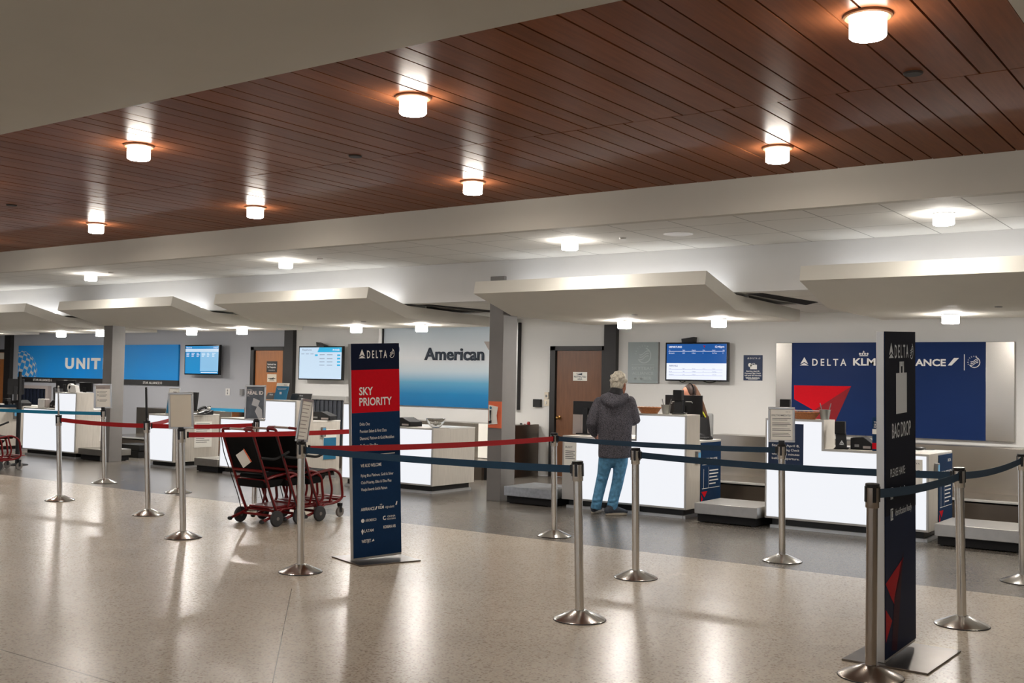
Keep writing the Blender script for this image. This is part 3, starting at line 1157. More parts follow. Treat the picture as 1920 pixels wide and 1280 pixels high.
# navy poster
t, x0, x1, z0, z1, yf2 = wall_sheet('wall_poster', 'small navy poster with white suitcase picture right of the departures screen', 'poster', 1394.5, 665.5, 1429.5, 713.5, mat('poster_navy', (26, 46, 80), 0.5, noise=0.03), th=0.004)
b = MB()
cx = (x0 + x1) / 2
delta_mark(b, (x0 + 0.07, yf2, z1 - 0.055), WX, WZ, 0.026)
b.text('D E L T A', (x0 + 0.095, yf2, z1 - 0.055), WX, WZ, 0.022, 0.012, 0.11)
ring_mark(b, (x0 + 0.235, yf2, z1 - 0.044), WX, WZ, 0.03)
b.flat([(-0.05, 0), (0.05, 0), (0.05, 0.065), (-0.05, 0.065)], (cx + 0.01, yf2, z1 - 0.20), WX, WZ)
b.arc(0, 0, 0.018, 0.024, 0, 180, (cx + 0.01, yf2, z1 - 0.135), WX, WZ, 1, 8)
b.arc(0, 0, 0.0, 0.028, 0, 360, (cx - 0.045, yf2, z1 - 0.14), WX, WZ, 1, 10)
for k, s_ in enumerate(('Starting April 8,', 'Domestic Bag Check', 'will end 45 minutes', 'before departure.')):
    b.text(s_, (cx, yf2, z1 - 0.235 - 0.03 * k), WX, WZ, 0.02, 0.01, (0.2, 0.24, 0.25, 0.21)[k], 'c')
b.box(cx - 0.1, cx + 0.1, yf2 - 0.001, yf2, z0 + 0.026, z0 + 0.03).box(cx - 0.07, cx + 0.07, yf2 - 0.001, yf2, z0 + 0.016, z0 + 0.02)
b.build('lettering', 'letter_white', t, off=t.location)


# ================================================================== SCREENS
def tv(label, u0, v0, u1, v1, y, screen_m):
    a, c_ = W(u0, v0, y), W(u1, v1, y)
    x0, x1, z1, z0 = a[0], c_[0], a[2], c_[2]
    t = thing('flight_screen', label, 'screen', (x0, YW, z0), group='wall screens')
    MB().box(x0, x1, y, y + 0.06, z0, z1).build('bezel', 'black_gloss', t, off=t.location, bevel=0.004)
    MB().box(x0 + 0.25, x1 - 0.25, y + 0.06, YW, z0 + 0.15, z1 - 0.15).build('bracket', 'black_plastic', t, off=t.location)
    e = 0.022
    s = MB().box(x0 + e, x1 - e, y - 0.001, y + 0.002, z0 + e, z1 - e).build('display', screen_m, t, off=t.location)
    return t, x0 + e, x1 - e, z0 + e, z1 - e, y - 0.001, s


def off_to(o):
    return o


# departures / arrivals
t, x0, x1, z0, z1, y, s = tv('wide departures screen half blue half white above the clerk', 1248, 642, 1364.5, 715.5, 14.24, 'scr_white')
zm = z0 + 0.46 * (z1 - z0)
o = MB().box(x0, x1, y - 0.001, y, zm, z1).build('blue_half', 'scr_navy', s, off=t.location)
b = MB()
b.text('DEPARTURES', (x0 + 0.035, y - 0.001, z1 - 0.055), WX, WZ, 0.028, 0.02, 0.21)
b.text('12:46pm', (x1 - 0.035, y - 0.001, z1 - 0.055), WX, WZ, 0.03, 0.01, 0.14, 'r')
for r_, row in enumerate((('To', 'Flight', 'Departs', 'Gate', 'Status', 'Bag'), ('Minneapolis', '2440', '1:40 pm', '4', 'On Time', '5'))):
    for k, s_ in enumerate(row):
        b.text(s_, (x0 + 0.035 + (0, 0.22, 0.37, 0.54, 0.69, 0.85)[k], y - 0.001, z1 - 0.097 - 0.042 * r_), WX, WZ, 0.014, 0.01)
b.box(x0 + 0.03, x1 - 0.03, y - 0.002, y - 0.001, z1 - 0.108, z1 - 0.104)
b.build('lettering', 'scr_text', s, off=t.location)
b = MB()
b.text('ARRIVALS', (x0 + 0.04, y, zm - 0.05), WX, WZ, 0.024, 0.01, 0.14)
for r_, row in enumerate((('From', 'Flight', 'Arrives', 'Gate', 'Status'), ('Detroit', '1180', '12:58 pm', '4', 'On Time'), ('Minneapolis', '1310', '11:52 pm', '5', 'On Time'))):
    for k, s_ in enumerate(row):
        b.text(s_, (x0 + 0.04 + (0, 0.22, 0.37, 0.54, 0.69)[k], y, zm - 0.085 - 0.042 * r_), WX, WZ, 0.012, 0.0)
    b.box(x0 + 0.04, x1 - 0.06, y - 0.001, y, zm - 0.093 - 0.042 * r_, zm - 0.091 - 0.042 * r_)
b.build('lettering', 'scr_ink', s, off=t.location)
b = MB().flat([(-0.02, 0.04), (0, 0), (0.02, 0.04), (0.008, 0.04), (0, 0.03), (-0.008, 0.04)], (x0 + 0.6, y - 0.001, z1 - 0.06), WX, WZ)
b.build('red_mark', 'scr_red', s, off=t.location)
q = W(1290, 640, 14.24)
MB().prism([(q[0] - 0.09, y - 0.02, z1 + 0.02), (q[0] + 0.09, y - 0.02, z1 + 0.022), (q[0] + 0.1, y - 0.02, z1 + 0.1), (q[0] - 0.1, y - 0.02, z1 + 0.075)], (0, 0.12, 0)).build('top_sensor', 'black_plastic', t, off=t.location, bevel=0.004)
b = MB()
for (ua, ub) in ((1272, 1285), (1316, 1343)):
    p0, p1 = W(ua, 716, 14.3)[0], W(ub, 716, 14.3)[0]
    b.tube([(p0 + (p1 - p0) * i / 8, 14.32, z0 - 0.012 - 0.028 * sin(pi * i / 8)) for i in range(9)], 0.007, 6)
b.build('cable', 'black_matte', t, off=t.location)

# left blue screen
t, x0, x1, z0, z1, y, s = tv('blue wall screen on the grey wall beside the long blue panel', 347, 646.5, 410, 703, 14.2, 'scr_blue')
o = MB().box(x0 + 0.46 * (x1 - x0), x1, y - 0.001, y, z0 + 0.05, z1 - 0.11).build('pale_column', 'scr_pale', s, off=t.location)
o = MB().box(x0, x1, y - 0.002, y - 0.001, z1 - 0.12, z1 - 0.06).build('header_band', 'scr_light', s, off=t.location)
b = MB()
for r_ in range(3):
    for k in range(6):
        xx = x0 + 0.04 + k * 0.16
        b.box(xx, xx + random.uniform(0.06, 0.11), y - 0.003, y - 0.002, z1 - 0.155 - 0.03 * r_, z1 - 0.145 - 0.03 * r_)
b.box(x0 + 0.5, x1 - 0.02, y - 0.003, y - 0.002, z0 + 0.02, z0 + 0.035)
b.text('Departures', (x0 + 0.03, y - 0.001, z1 - 0.045), WX, WZ, 0.028, 0.01)
b.text('12:46 pm', (x1 - 0.03, y - 0.001, z1 - 0.045), WX, WZ, 0.026, 0.0, None, 'r')
b.build('lettering', 'scr_text', s, off=t.location)

# middle pale screen
t, x0, x1, z0, z1, y, s = tv('pale blue-white wall screen left of the red and navy sign tower', 560.5, 649, 641, 713, 14.2, 'scr_light')
o = MB().prism([(x0 + 0.52, y - 0.001, z1), (x1, y - 0.001, z1), (x1, y - 0.001, z1 - 0.09), (x0 + 0.47, y - 0.001, z1 - 0.09)], (0, 0.001, 0)).build('header_band', 'scr_cyan', s, off=t.location)
b = MB()
for zz in (0.13, 0.19, 0.25, 0.31):
    b.box(x1 - 0.11, x1 - 0.03, y - 0.001, y, z1 - zz - 0.03, z1 - zz)
b.box(x0 + 0.41, x0 + 0.48, y - 0.001, y, z1 - 0.16, z1 - 0.13)
b.build('status_tab', 'scr_cyan', s, off=t.location)
b = MB()
b.text('Departures', (x0 + 0.08, y, z1 - 0.06), WX, WZ, 0.036, 0.0, 0.24)
for zz in (0.12, 0.19, 0.25, 0.31):
    b.box(x0 + 0.53, x0 + 0.66, y - 0.001, y, z1 - zz - 0.02, z1 - zz - 0.012)
    b.box(x0 + 0.72, x0 + 0.86, y - 0.001, y, z1 - zz - 0.02, z1 - zz - 0.012)
for k in range(3):
    b.box(x0 + 0.05 + k * 0.12, x0 + 0.13 + k * 0.12, y - 0.001, y, z1 - 0.125, z1 - 0.117)
b.build('lettering', 'scr_ink', s, off=t.location)
b = MB().text('Arrivals', (x1 - 0.05, y - 0.001, z1 - 0.06), WX, WZ, 0.034, 0.02, 0.18, 'r')
b.build('heading', 'scr_text', s, off=t.location)
q = W(601, 645, 14.2)
MB().prism([(q[0] - 0.1, y, z1 + 0.0), (q[0] + 0.09, y, z1 + 0.0), (q[0] + 0.09, y, z1 + 0.035), (q[0] - 0.12, y, z1 + 0.10)], (0, 0.12, 0)).build('top_sensor', 'black_plastic', t, off=t.location, bevel=0.004)


# ================================================================== COUNTERS
YF = 10.95


def counter(label, x0, x1, high=None, left_skirt=0.0, name='ticket_counter'):
    """glowing front; high = (xa, xb) of the raised part; desk 0.9 deep behind it"""
    zl, zh = 0.855, 1.15
    t = thing(name, label, 'counter', (x0, YF, 0), group='check-in counters')
    fr = 0.022
    # shell (frame round the glowing panel, in wood-grain laminate)
    sh = MB()
    if high:
        xa, xb = high
        prof = [(x0, 0.1), (x1, 0.1)]
        if xb >= x1 - 1e-6:
            prof += [(x1, zh), (xa, zh), (xa, zl), (x0, zl)]
        else:
            prof += [(x1, zl), (xb, zl), (xb, zh), (x0, zh)]
    else:
        prof = [(x0, 0.1), (x1, 0.1), (x1, zl), (x0, zl)]
    sh.prism([(p[0], YF + 0.005, p[1]) for p in prof], (0, 0.33, 0))
    sh.build('front_body', 'counter_wood', t, off=t.location, bevel=0.003)
    MB().box(x0 + 0.002, x1 - 0.002, YF + 0.335, YF + 0.9, 0.1, zl - 0.02).build('desk_body', 'counter_wood', t, off=t.location, bevel=0.003)
    MB().box(x0, x1, YF + 0.335, YF + 0.905, zl - 0.02, zl).build('worktop', 'counter_top', t, off=t.location, bevel=0.003)
    # silver frame and light
    fb = MB()
    fb.prism([(p[0], YF - 0.006, p[1]) for p in prof], (0, 0.012, 0))
    fb.build('panel_frame', 'counter_frame', t, off=t.location, bevel=0.002)

    def inset(k):
        cx, cz = 0, 0
        out = []
        n = len(prof)
        for i in range(n):
            p, q, r = prof[i - 1], prof[i], prof[(i + 1) % n]
            def nrm(a, b):
                dx, dz = b[0] - a[0], b[1] - a[1]
                l = math.hypot(dx, dz)
                return (-dz / l, dx / l)
            n1, n2 = nrm(p, q), nrm(q, r)
            out.append((q[0] + k * (n1[0] + n2[0]), q[1] + k * (n1[1] + n2[1])))
        return out
    pin = inset(fr)
    if left_skirt:
        pin = [(max(px, x0 + left_skirt), pz) for px, pz in pin]
    MB().prism([(p[0], YF - 0.012, p[1]) for p in pin], (0, 0.008, 0)).build('light_panel', 'light_panel', t, off=t.location)
    MB().box(x0 + 0.06, x1 - 0.06, YF + 0.06, YF + 0.86, 0.0, 0.1).build('toe_kick', 'toe_black', t, off=t.location)
    MB().box(x0 + 0.05, x1 - 0.05, YF + 0.02, YF + 0.058, 0.0, 0.032).box(x1 - 0.058, x1 - 0.02, YF + 0.03, YF + 0.86, 0.0, 0.032).build('floor_trim', 'toe_trim', t, off=t.location)
    return t


def card_pad(t, x1, y0, z):
    p = MB().box(x1, x1 + 0.035, y0, y0 + 0.075, z, z + 0.14).build('card_pad', 'grey_plastic', t, off=t.location, bevel=0.004)
    MB().box(x1 + 0.035, x1 + 0.037, y0 + 0.01, y0 + 0.065, z + 0.06, z + 0.125).build('pad_screen', 'pad_blue', p, off=t.location)


def size_check(t, x1, heading):
    ya, yb, za, zb = YF + 0.355, YF + 0.885, 0.15, 0.83
    p = MB().box(x1, x1 + 0.008, ya, yb, za, zb).build('size_check_panel', 'sign_navy', t, off=t.location)
    xf = x1 + 0.008
    b = MB()
    Y_ = (0, 1, 0)
    b.text('DELTA', (xf, yb - 0.19, zb - 0.075), Y_, WZ, 0.028, 0.012, 0.12)
    b.text('CARRY-ON SIZE CHECK' if heading else 'CARRY-ON SIZE', (xf, ya + 0.03, zb - 0.215), Y_, WZ, 0.055 if heading else 0.04, 0.012, 0.47 if heading else 0.4)
    b.flat([(0, 0), (0.47, 0.0), (0.47, 0.006), (0, 0.006)], (xf, ya + 0.03, zb - 0.255), Y_, WZ)
    for k in range(5):
        w = (0.24, 0.24, 0.21, 0.24, 0.17)[k]
        b.flat([(0, 0), (w, 0), (w, 0.013), (0, 0.013)], (xf, ya + 0.22, zb - 0.33 - 0.038 * k), Y_, WZ)
    b.flat([(0, 0), (0.006, 0), (0.006, 0.22), (0, 0.22)], (xf, ya + 0.07, zb - 0.52), Y_, WZ)
    b.flat([(0, 0), (0.004, 0), (0.004, 0.24), (0, 0.24)], (xf, ya + 0.2, zb - 0.52), Y_, WZ)
    b.flat([(0, 0), (0.47, 0.0), (0.47, 0.006), (0, 0.006)], (xf, ya + 0.03, zb - 0.525), Y_, WZ)
    b.build('lettering', 'letter_white', p, off=t.location)
    b = MB()
    b.flat([(0, 0), (0.16, 0.0), (0.09, -0.07)], (xf, ya + 0.01, zb - 0.555), Y_, WZ)
    b.flat([(0, -0.03), (0.05, -0.085), (0.0, -0.12)], (xf, ya + 0.01, zb - 0.555), Y_, WZ)
    b.build('red_triangle', 'sign_red', p, off=t.location)


# counter where the man stands
ck = counter('glowing white check-in counter where the man in jeans leans', -7.03, -5.40, (-6.045, -5.40), left_skirt=0.2)
card_pad(ck, -5.40, YF + 0.22, 0.60)
size_check(ck, -5.40, False)
p = MB().box(-7.0, -6.83, YF - 0.012, YF - 0.006, 0.5, 0.82).build('notice', 'paper', ck, off=ck.location)
b = MB()
b.text('BULKY', (-6.985, YF - 0.012, 0.71), WX, WZ, 0.025, 0.015, 0.1)
for k in range(5):
    b.box(-6.985, -6.85 - 0.02 * (k % 2), YF - 0.0135, YF - 0.012, 0.67 - 0.022 * k, 0.678 - 0.022 * k)
b.build('lettering', 'letter_grey', p, off=ck.location)
# counter in front of the navy backboard
ck2 = counter('glowing white check-in counter below the navy backboard, behind the bag drop tower', -4.48, -2.81, (-4.48, -3.85))
card_pad(ck2, -2.81, YF + 0.2, 0.62)
size_check(ck2, -2.81, True)
p = MB().box(-2.99, -2.865, YF - 0.02, YF - 0.012, 0.55, 0.80).build('notice', 'paper', ck2, off=ck2.location)
b = MB().text('DELTA', (-2.98, YF - 0.02, 0.755), WX, WZ, 0.014, 0.0, 0.09).text('PLEASE HAVE', (-2.873, YF - 0.02, 0.67), WX, WZ, 0.03, 0.01, 0.22, 'r')
b.f = b.f
b = MB().text('DELTA', (-2.98, YF - 0.02, 0.755), WX, WZ, 0.014, 0.0, 0.09).text('HAVE', (-2.98, YF - 0.02, 0.67), WX, WZ, 0.03, 0.01, 0.09)
b.build('lettering', 'letter_dark', p, off=ck2.location)
p = MB().box(-4.44, -4.06, YF - 0.02, YF - 0.013, 0.66, 1.10).build('navy_notice', mat('poster_navy2', (22, 44, 78), 0.5, noise=0.03), ck2, off=ck2.location)
b = MB()
for k, s_ in enumerate(('Starting April 8,', 'Domestic Bag Check', 'will end 45 minutes', 'before departure.')):
    b.text(s_, (-4.25, YF - 0.02, 0.86 - 0.045 * k), WX, WZ, 0.024, 0.01, 0.3, 'c')
b.build('lettering', 'letter_white', p, off=ck2.location)
# counter under the mural
ck3 = counter('low white lit counter with grey side in front of the sky mural', -10.67, -9.04, (-10.67, -10.03))
# middle bay, right counter
ck4 = counter('raised lit counter behind the wheelchairs, white panel stepping up to the right', -13.25, -11.60, (-12.27, -11.60))
card_pad(ck4, -11.60, YF + 0.5, 0.62)
p = MB().box(-11.60, -11.594, YF + 0.55, YF + 0.82, 0.28, 0.72).build('bag_tag_notice', 'paper', ck4, off=ck4.location)
MB().box(-11.594, -11.592, YF + 0.555, YF + 0.815, 0.28, 0.60).build('blue_field', 'paper_blue', p, off=ck4.location)
MB().text('Alaska', (-11.593, YF + 0.68, 0.645), SY, WZ, 0.03, 0.01, 0.1).build('lettering', 'letter_dark', p, off=ck4.location)
# middle bay, left counter
ck5 = counter('narrow low lit counter right of the far column, behind the blank sign', -15.02, -14.37)
card_pad(ck5, -14.37, YF + 0.16, 0.62)
p = MB().box(-14.37, -14.366, YF + 0.40, YF + 0.75, 0.32, 0.74).build('notice', 'paper', ck5, off=ck5.location)
b = MB()
for k in range(11):
    b.flat([(0, 0), (0.27 - 0.05 * (k % 3), 0), (0.27 - 0.05 * (k % 3), 0.010), (0, 0.010)], (-14.366, YF + 0.43, 0.70 - 0.03 * k), SY, WZ)
b.build('lettering', 'letter_grey', p, off=ck5.location)
# left bay
ck6 = counter('lit counter with raised right half, left of the far grey column', -18.69, -17.05, (-17.70, -17.05))
b = MB()
for k in range(9):
    b.flat([(0, 0), (0.3 - 0.04 * (k % 3), 0), (0.3 - 0.04 * (k % 3), 0.012), (0, 0.012)], (-17.045, YF + 0.5, 0.72 - 0.04 * k), SY, WZ)
p = MB().box(-17.05, -17.046, YF + 0.47, YF + 0.85, 0.3, 0.8).build('notice', 'paper', ck6, off=ck6.location)
b.build('lettering', 'letter_grey', p, off=ck6.location)
ck7 = counter('lit counter at the left photo edge behind the black post', -21.2, -19.56)
card_pad(ck7, -19.56, YF + 0.3, 0.6)


# ================================================================== BAG SCALES
def bag_scale(label, x0, x1, y0=10.8, y1=11.46, top='scale_steel', zt=0.21):
    t = thing('bag_scale', label, 'scale', (x0, y0, 0), group='bag scales between counters')
    MB().box(x0, x1, y0, y1, 0.095, zt).build('weighing_plate', top, t, off=t.location, bevel=0.005)
    MB().box(x0 + 0.02, x1 - 0.03, y0 + 0.04, y1 - 0.02, 0.012, 0.094).build('base', 'black_matte', t, off=t.location)
    MB().lathe([(0.02, 0), (0.02, 0.012)], (x0 + 0.06, y0 + 0.07, 0), 12).lathe([(0.02, 0), (0.02, 0.012)], (x1 - 0.07, y0 + 0.07, 0), 12).lathe([(0.02, 0), (0.02, 0.012)], (x0 + 0.06, y1 - 0.07, 0), 12).lathe([(0.02, 0), (0.02, 0.012)], (x1 - 0.07, y1 - 0.07, 0), 12).build('foot', 'black_plastic', t, off=t.location)
    return t


bag_scale('steel bag scale between the man\'s counter and the raised counter on its right', -5.225, -4.505)
bag_scale('steel bag scale at the right edge of the photo, behind two posts', -2.718, -1.92)
bag_scale('pale galvanised bag scale standing between the near column and the man\'s counter', -7.778, -7.08, top='galvanised')
bag_scale('grey bag scale behind the wheelchairs, beside the narrow low counter', -13.85, -13.30, 10.95, 11.5)
bag_scale('grey bag scale just left of the far column', -17.0, -16.24, 10.98, 11.5, zt=0.2)


# ================================================================== CONVEYORS
def conveyor(label, x0, x1, skin='steel_plate', front='steel_dark'):
    t = thing('baggage_conveyor', label, 'conveyor', (x0, 13.0, 0), group='baggage conveyors along the back wall')
    MB().box(x0, x1, 13.0, 13.06, 0.0, 0.215).build('front_skirt', front, t, off=t.location)
    MB().box(x0, x1, 12.98, 13.12, 0.235, 0.252).build('edge_rail', 'silver_trim', t, off=t.location)
    MB().box(x0, x1, 13.06, 13.13, 0.0, 0.234).build('slot', 'void_black', t, off=t.location)
    MB().box(x0, x1, 13.13, 13.98, 0.0, 0.248).build('belt_bed', skin, t, off=t.location)
    MB().box(x0, x1, 13.98, 14.36, 0.0, 0.80).build('back_panel', skin, t, off=t.location, bevel=0.004)
    return t


conveyor('steel baggage conveyor trough behind the man\'s counter and under the navy backboard', -6.50, 1.0)
conveyor('steel baggage conveyor under the sky mural, running behind the near column', -13.2, -9.78)
conveyor('steel baggage conveyor right of the far column, below the blue screen', -19.6, -16.6)
# end box of the mural conveyor
t = thing('conveyor_end_box', 'beige steel end box of the conveyor right of the near column', 'cabinet', (-9.77, 13.9, 0))
MB().box(-9.77, -9.68, 13.6, 14.36, 0.0, 0.81).build('end_panel', 'steel_dark', t, off=t.location)
b = MB().box(-10.5, -9.75, 13.85, 13.97, 0.26, 0.80)
b.build('face', 'paper', t, off=t.location)
bits = MB().lathe([(0.0005, 0), (0.022, 0), (0.03, 0.03), (0.02, 0.055), (0.0005, 0.06)], n=12)
hb = bits.build('candy', 'candy_red')
q = W(991, 795, 14.1)
hb.location = (q[0], 14.1, 0.801)
tag(hb, 'dark red wrapped sweet on the conveyor ledge right of the near column', 'sweet', 'bits on the conveyor ledge')
for du, sc, lab, mm in ((977, 0.5, 'small dark bit at the left of the conveyor ledge', 'black_plastic'), (984, 0.35, 'tiny red bit between the dark bit and the sweet', 'candy_red')):
    o = hb.copy(); o.data = hb.data.copy(); C.objects.link(o)
    o.data.materials[0] = MATS[mm]
    q = W(du, 795, 14.1)
    o.location = (q[0], 14.1, 0.801)
    o.scale = (sc * 1.6, sc * 1.2, sc)
    o['label'] = lab


# strip-curtain hatches
def hatch(label, u0, u1, zt, zb, m_, extra=0.05):
    a, c_ = W(u0, 750), W(u1, 750)
    x0, x1 = a[0], c_[0]
    t = thing('baggage_hatch', label, 'baggage hatch', (x0, YW, zb))
    MB().box(x0 - extra, x1 + extra, YW - 0.09, YW, zt, zt + 0.07).box(x0 - extra, x0, YW - 0.09, YW, zb, zt).box(x1, x1 + extra, YW - 0.09, YW, zb, zt).build('frame', 'silver_trim' if extra < 0.08 else 'paper_grey', t, off=t.location)
    b = MB()
    n = 16
    w = (x1 - x0) / n
    for i in range(n):
        yy = YW - 0.03 - 0.02 * (i % 2)
        b.box(x0 + i * w - 0.005, x0 + (i + 1) * w + 0.005, yy - 0.004, yy, zb, zt - 0.005)
    b.build('strip_curtain', m_, t, off=t.location)


hatch('wall hatch with grey strip curtain left of the red and navy sign tower', 587, 651, 1.085, 0.1, 'curtain')
hatch('wall hatch with dark blue strip curtain under the globe panel', 38, 91, 1.11, 0.1, 'curtain_dark', 0.10)
# blue tape line across the middle bay
ta, tb = W(392, 764, 12.8), W(461, 771, 12.8)
t = thing('retractable_belt', 'light blue belt stretched low across the grey wall behind the poster stand', 'barrier belt', (ta[0], 12.8, 0))
MB().box(ta[0], tb[0], 12.8, 12.804, ta[2] - 0.055, ta[2]).build('webbing', 'belt_teal', t, off=t.location)
b = MB()
for px in (ta[0], tb[0]):
    b.tube([(px, 12.8, 0.0), (px, 12.8, ta[2] + 0.03)], 0.03, 12)
b.build('post', 'black_plastic', t, off=t.location)
# dark boxes stacked behind the far column
for i, (v0, v1, lab) in enumerate(((838, 848, 'black shallow box behind the far column, on top of another'), (850, 862, 'black shallow box on the floor behind the far column'))):
    y = 11.9
    a, c_ = P(1, y, 225, v0), P(1, y, 261 - 2 * i, v1)
    zz = (0.125, 0.235) if i == 0 else (0.0, 0.12)
    o = MB().box(a[0], c_[0], y, y + 0.4, *zz).build('storage_box', 'dark_box', bevel=0.01)
    tag(o, lab, 'box', 'black boxes behind the far column')

# notice board on the near column
t = thing('column_notice', 'orange notice board with white leaflet rack on the near column', 'notice board', (-8.11, 10.9, 0.9))
MB().box(-8.105, -7.905, 10.892, 10.9, 0.905, 1.235).build('board', 'orange_board', t, off=t.location)
b = MB()
bow = [(-8.09 + 0.135 * i / 8, 10.872 + 0.018 * sin(pi * i / 8)) for i in range(9)]
p = MB().prism([(-8.095, 10.884, 0.945), (-7.96, 10.884, 0.955), (-7.966, 10.870, 1.06), (-7.955, 10.884, 1.17), (-8.095, 10.884, 1.19)], (0, 0.008, 0)).build('leaflet', 'paper', t, off=t.location)
b = MB().arc(0, 0, 0, 0.018, 0, 360, (-8.06, 10.876, 1.155), WX, WZ, 1, 10).build('blue_dot', 'paper_blue', p, off=t.location)
b = MB()
b.flat([(0, 0), (0.03, 0), (0.02, -0.14), (0.01, -0.14)], (-8.075, 10.873, 1.125), WX, WZ)
b.flat([(0, 0), (0.045, 0.01), (0.045, 0.045), (0, 0.035)], (-8.085, 10.873, 0.955), WX, WZ)
b.build('lettering', 'letter_black', p, off=t.location)


# ================================================================== SIGN TOWERS
def tower(label, x, y0, y1, zt, rot_end_x, th):
    """slab with printed face looking +X; face runs from (x, y0) to (rot_end_x, y1)"""
    d = Vector((rot_end_x - x, y1 - y0, 0))
    w = d.length
    ang = math.atan2(d.y, d.x) - pi / 2
    t = thing('sign_tower', label, 'sign', (x, y0, 0), ang, 'freestanding sign towers')
    # local frame: +Y along the face, +X the face normal
    MB().box(-th, 0, 0, w, 0.012, zt).build('slab', 'silver_trim', t, bevel=0.003)
    return t, w


# SKY PRIORITY tower
tA, w = tower('tall navy and red freestanding priority sign tower beside the wheelchairs', -6.165, 6.485, 6.905, 1.775, -6.015, 0.05)
H = 1.775
MB().box(-0.30, 0.22, -0.05, w + 0.06, 0.0, 0.011).build('base_plate', 'steel_dark', tA, bevel=0.002)
f0 = 0.0
MB().box(0, 0.004, 0.002, w - 0.002, 0.03, H).build('print_face', 'sign_navy', tA)
MB().box(0.004, 0.005, 0.002, w - 0.002, 1.56, H).build('header_field', 'sign_midnight', tA)
MB().box(0.004, 0.005, 0.002, w - 0.002, 1.21, 1.56).build('red_field', 'sign_red', tA)
b = MB()
e = 0.005
delta_mark(b, (e, 0.10, 1.655), SY, WZ, 0.075, 0.055)
b.text('D E L T A', (e, 0.145, 1.655), SY, WZ, 0.065, 0.015, 0.185)
ring_mark(b, (e, 0.375, 1.692), SY, WZ, 0.085, 0.055)
b.text('SKY', (e, 0.07, 1.355), SY, WZ, 0.066, 0.02, 0.125)
b.text('PRIORITY', (e, 0.07, 1.268), SY, WZ, 0.066, 0.02, 0.30)
for k, (s_, ww) in enumerate((('Delta One', 0.09), ('Premium Select & First Class', 0.245), ('Diamond, Platinum & Gold Medallion', 0.315), ('SkyTeam Elite Plus', 0.165))):
    b.text(s_, (e, 0.072, 1.105 - 0.0585 * k), SY, WZ, 0.026, 0.005, ww)
b.flat([(0, 0), (0.32, 0), (0.32, 0.006), (0, 0.006)], (e, 0.072, 0.86), SY, WZ)
b.text('WE ALSO WELCOME', (e, 0.075, 0.765), SY, WZ, 0.027, 0.012, 0.19)
for k, (s_, ww) in enumerate((('Flying Blue Platinum, Gold & Silver', 0.30), ('Club Priority, Elite & Elite Plus', 0.28), ('WestJet Rewards Gold & Platinum', 0.24))):
    b.text(s_, (e, 0.076, 0.685 - 0.057 * k), SY, WZ, 0.024, 0.005, ww)
b.text('AIRFRANCE', (e, 0.072, 0.408), SY, WZ, 0.026, 0.014, 0.125)
b.flat([(0, 0), (0.012, 0), (0.024, 0.027), (0.012, 0.027)], (e, 0.20, 0.408), SY, WZ)
b.text('KLM', (e, 0.232, 0.412), SY, WZ, 0.024, 0.03, 0.05)
klm_crown(b, (e, 0.257, 0.442), SY, WZ, 0.024)
b.text('virgin atlantic', (e, 0.295, 0.412), SY, WZ, 0.022, 0.0, 0.085)
b.flat([(0, 0), (0.012, 0.03), (0.02, 0.03), (0.014, 0)], (e, 0.39, 0.43), SY, WZ)
b.arc(0, 0, 0, 0.016, 0, 360, (e, 0.088, 0.328), SY, WZ, 1, 10)
b.text('AEROMEXICO', (e, 0.112, 0.318), SY, WZ, 0.022, 0.008, 0.10)
b.arc(0, 0, 0.01, 0.018, 60, 330, (e, 0.29, 0.332), SY, WZ, 1, 10)
b.text('CHINA', (e, 0.315, 0.334), SY, WZ, 0.016, 0.008, 0.075)
b.text('EASTERN', (e, 0.315, 0.314), SY, WZ, 0.013, 0.008, 0.075)
b.flat([(-0.012, 0), (0, -0.03), (0.012, 0), (0, 0.02)], (e, 0.084, 0.243), SY, WZ)
b.text('LATAM', (e, 0.10, 0.232), SY, WZ, 0.025, 0.012, 0.085)
b.text('KOREAN AIR', (e, 0.277, 0.246), SY, WZ, 0.024, 0.02, 0.115)
b.text('WESTJET', (e, 0.075, 0.148), SY, WZ, 0.026, 0.016, 0.085)
b.flat([(0, 0), (0.018, 0.022), (0.026, 0.004)], (e, 0.165, 0.15), SY, WZ)
b.build('lettering', 'letter_white', tA)

# BAG DROP tower
tB, w = tower('tall dark navy freestanding bag drop sign tower with suitcase symbol', -1.760, 5.985, 6.525, 1.80, -1.745, 0.042)
H = 1.80
MB().box(-0.22, 0.24, -0.05, w + 0.05, 0.0, 0.011).build('base_plate', 'steel_dark', tB, bevel=0.002)
MB().box(0, 0.004, 0.002, w - 0.002, 0.03, H).build('print_face', mat('tower_navy', (16, 28, 56), 0.5, ior=1.18, noise=0.04), tB)
MB().box(0.004, 0.005, 0.002, w - 0.002, 0.80, H).build('header_field', 'sign_ink', tB)
b = MB()
delta_mark(b, (e, 0.105, 1.655), SY, WZ, 0.085, 0.075)
b.text('D E L T A', (e, 0.165, 1.655), SY, WZ, 0.075, 0.015, 0.24)
ring_mark(b, (e, 0.465, 1.69), SY, WZ, 0.10, 0.07)
b.text('BAG DROP', (e, 0.115, 1.215), SY, WZ, 0.085, 0.008, 0.33)
b.text('PLEASE HAVE:', (e, 0.085, 1.005), SY, WZ, 0.046, 0.004, 0.255)
b.text('Boarding Pass', (e, 0.165, 0.90), SY, WZ, 0.04, 0.002, 0.22)
b.text('Identification Ready', (e, 0.165, 0.785), SY, WZ, 0.04, 0.002, 0.29)
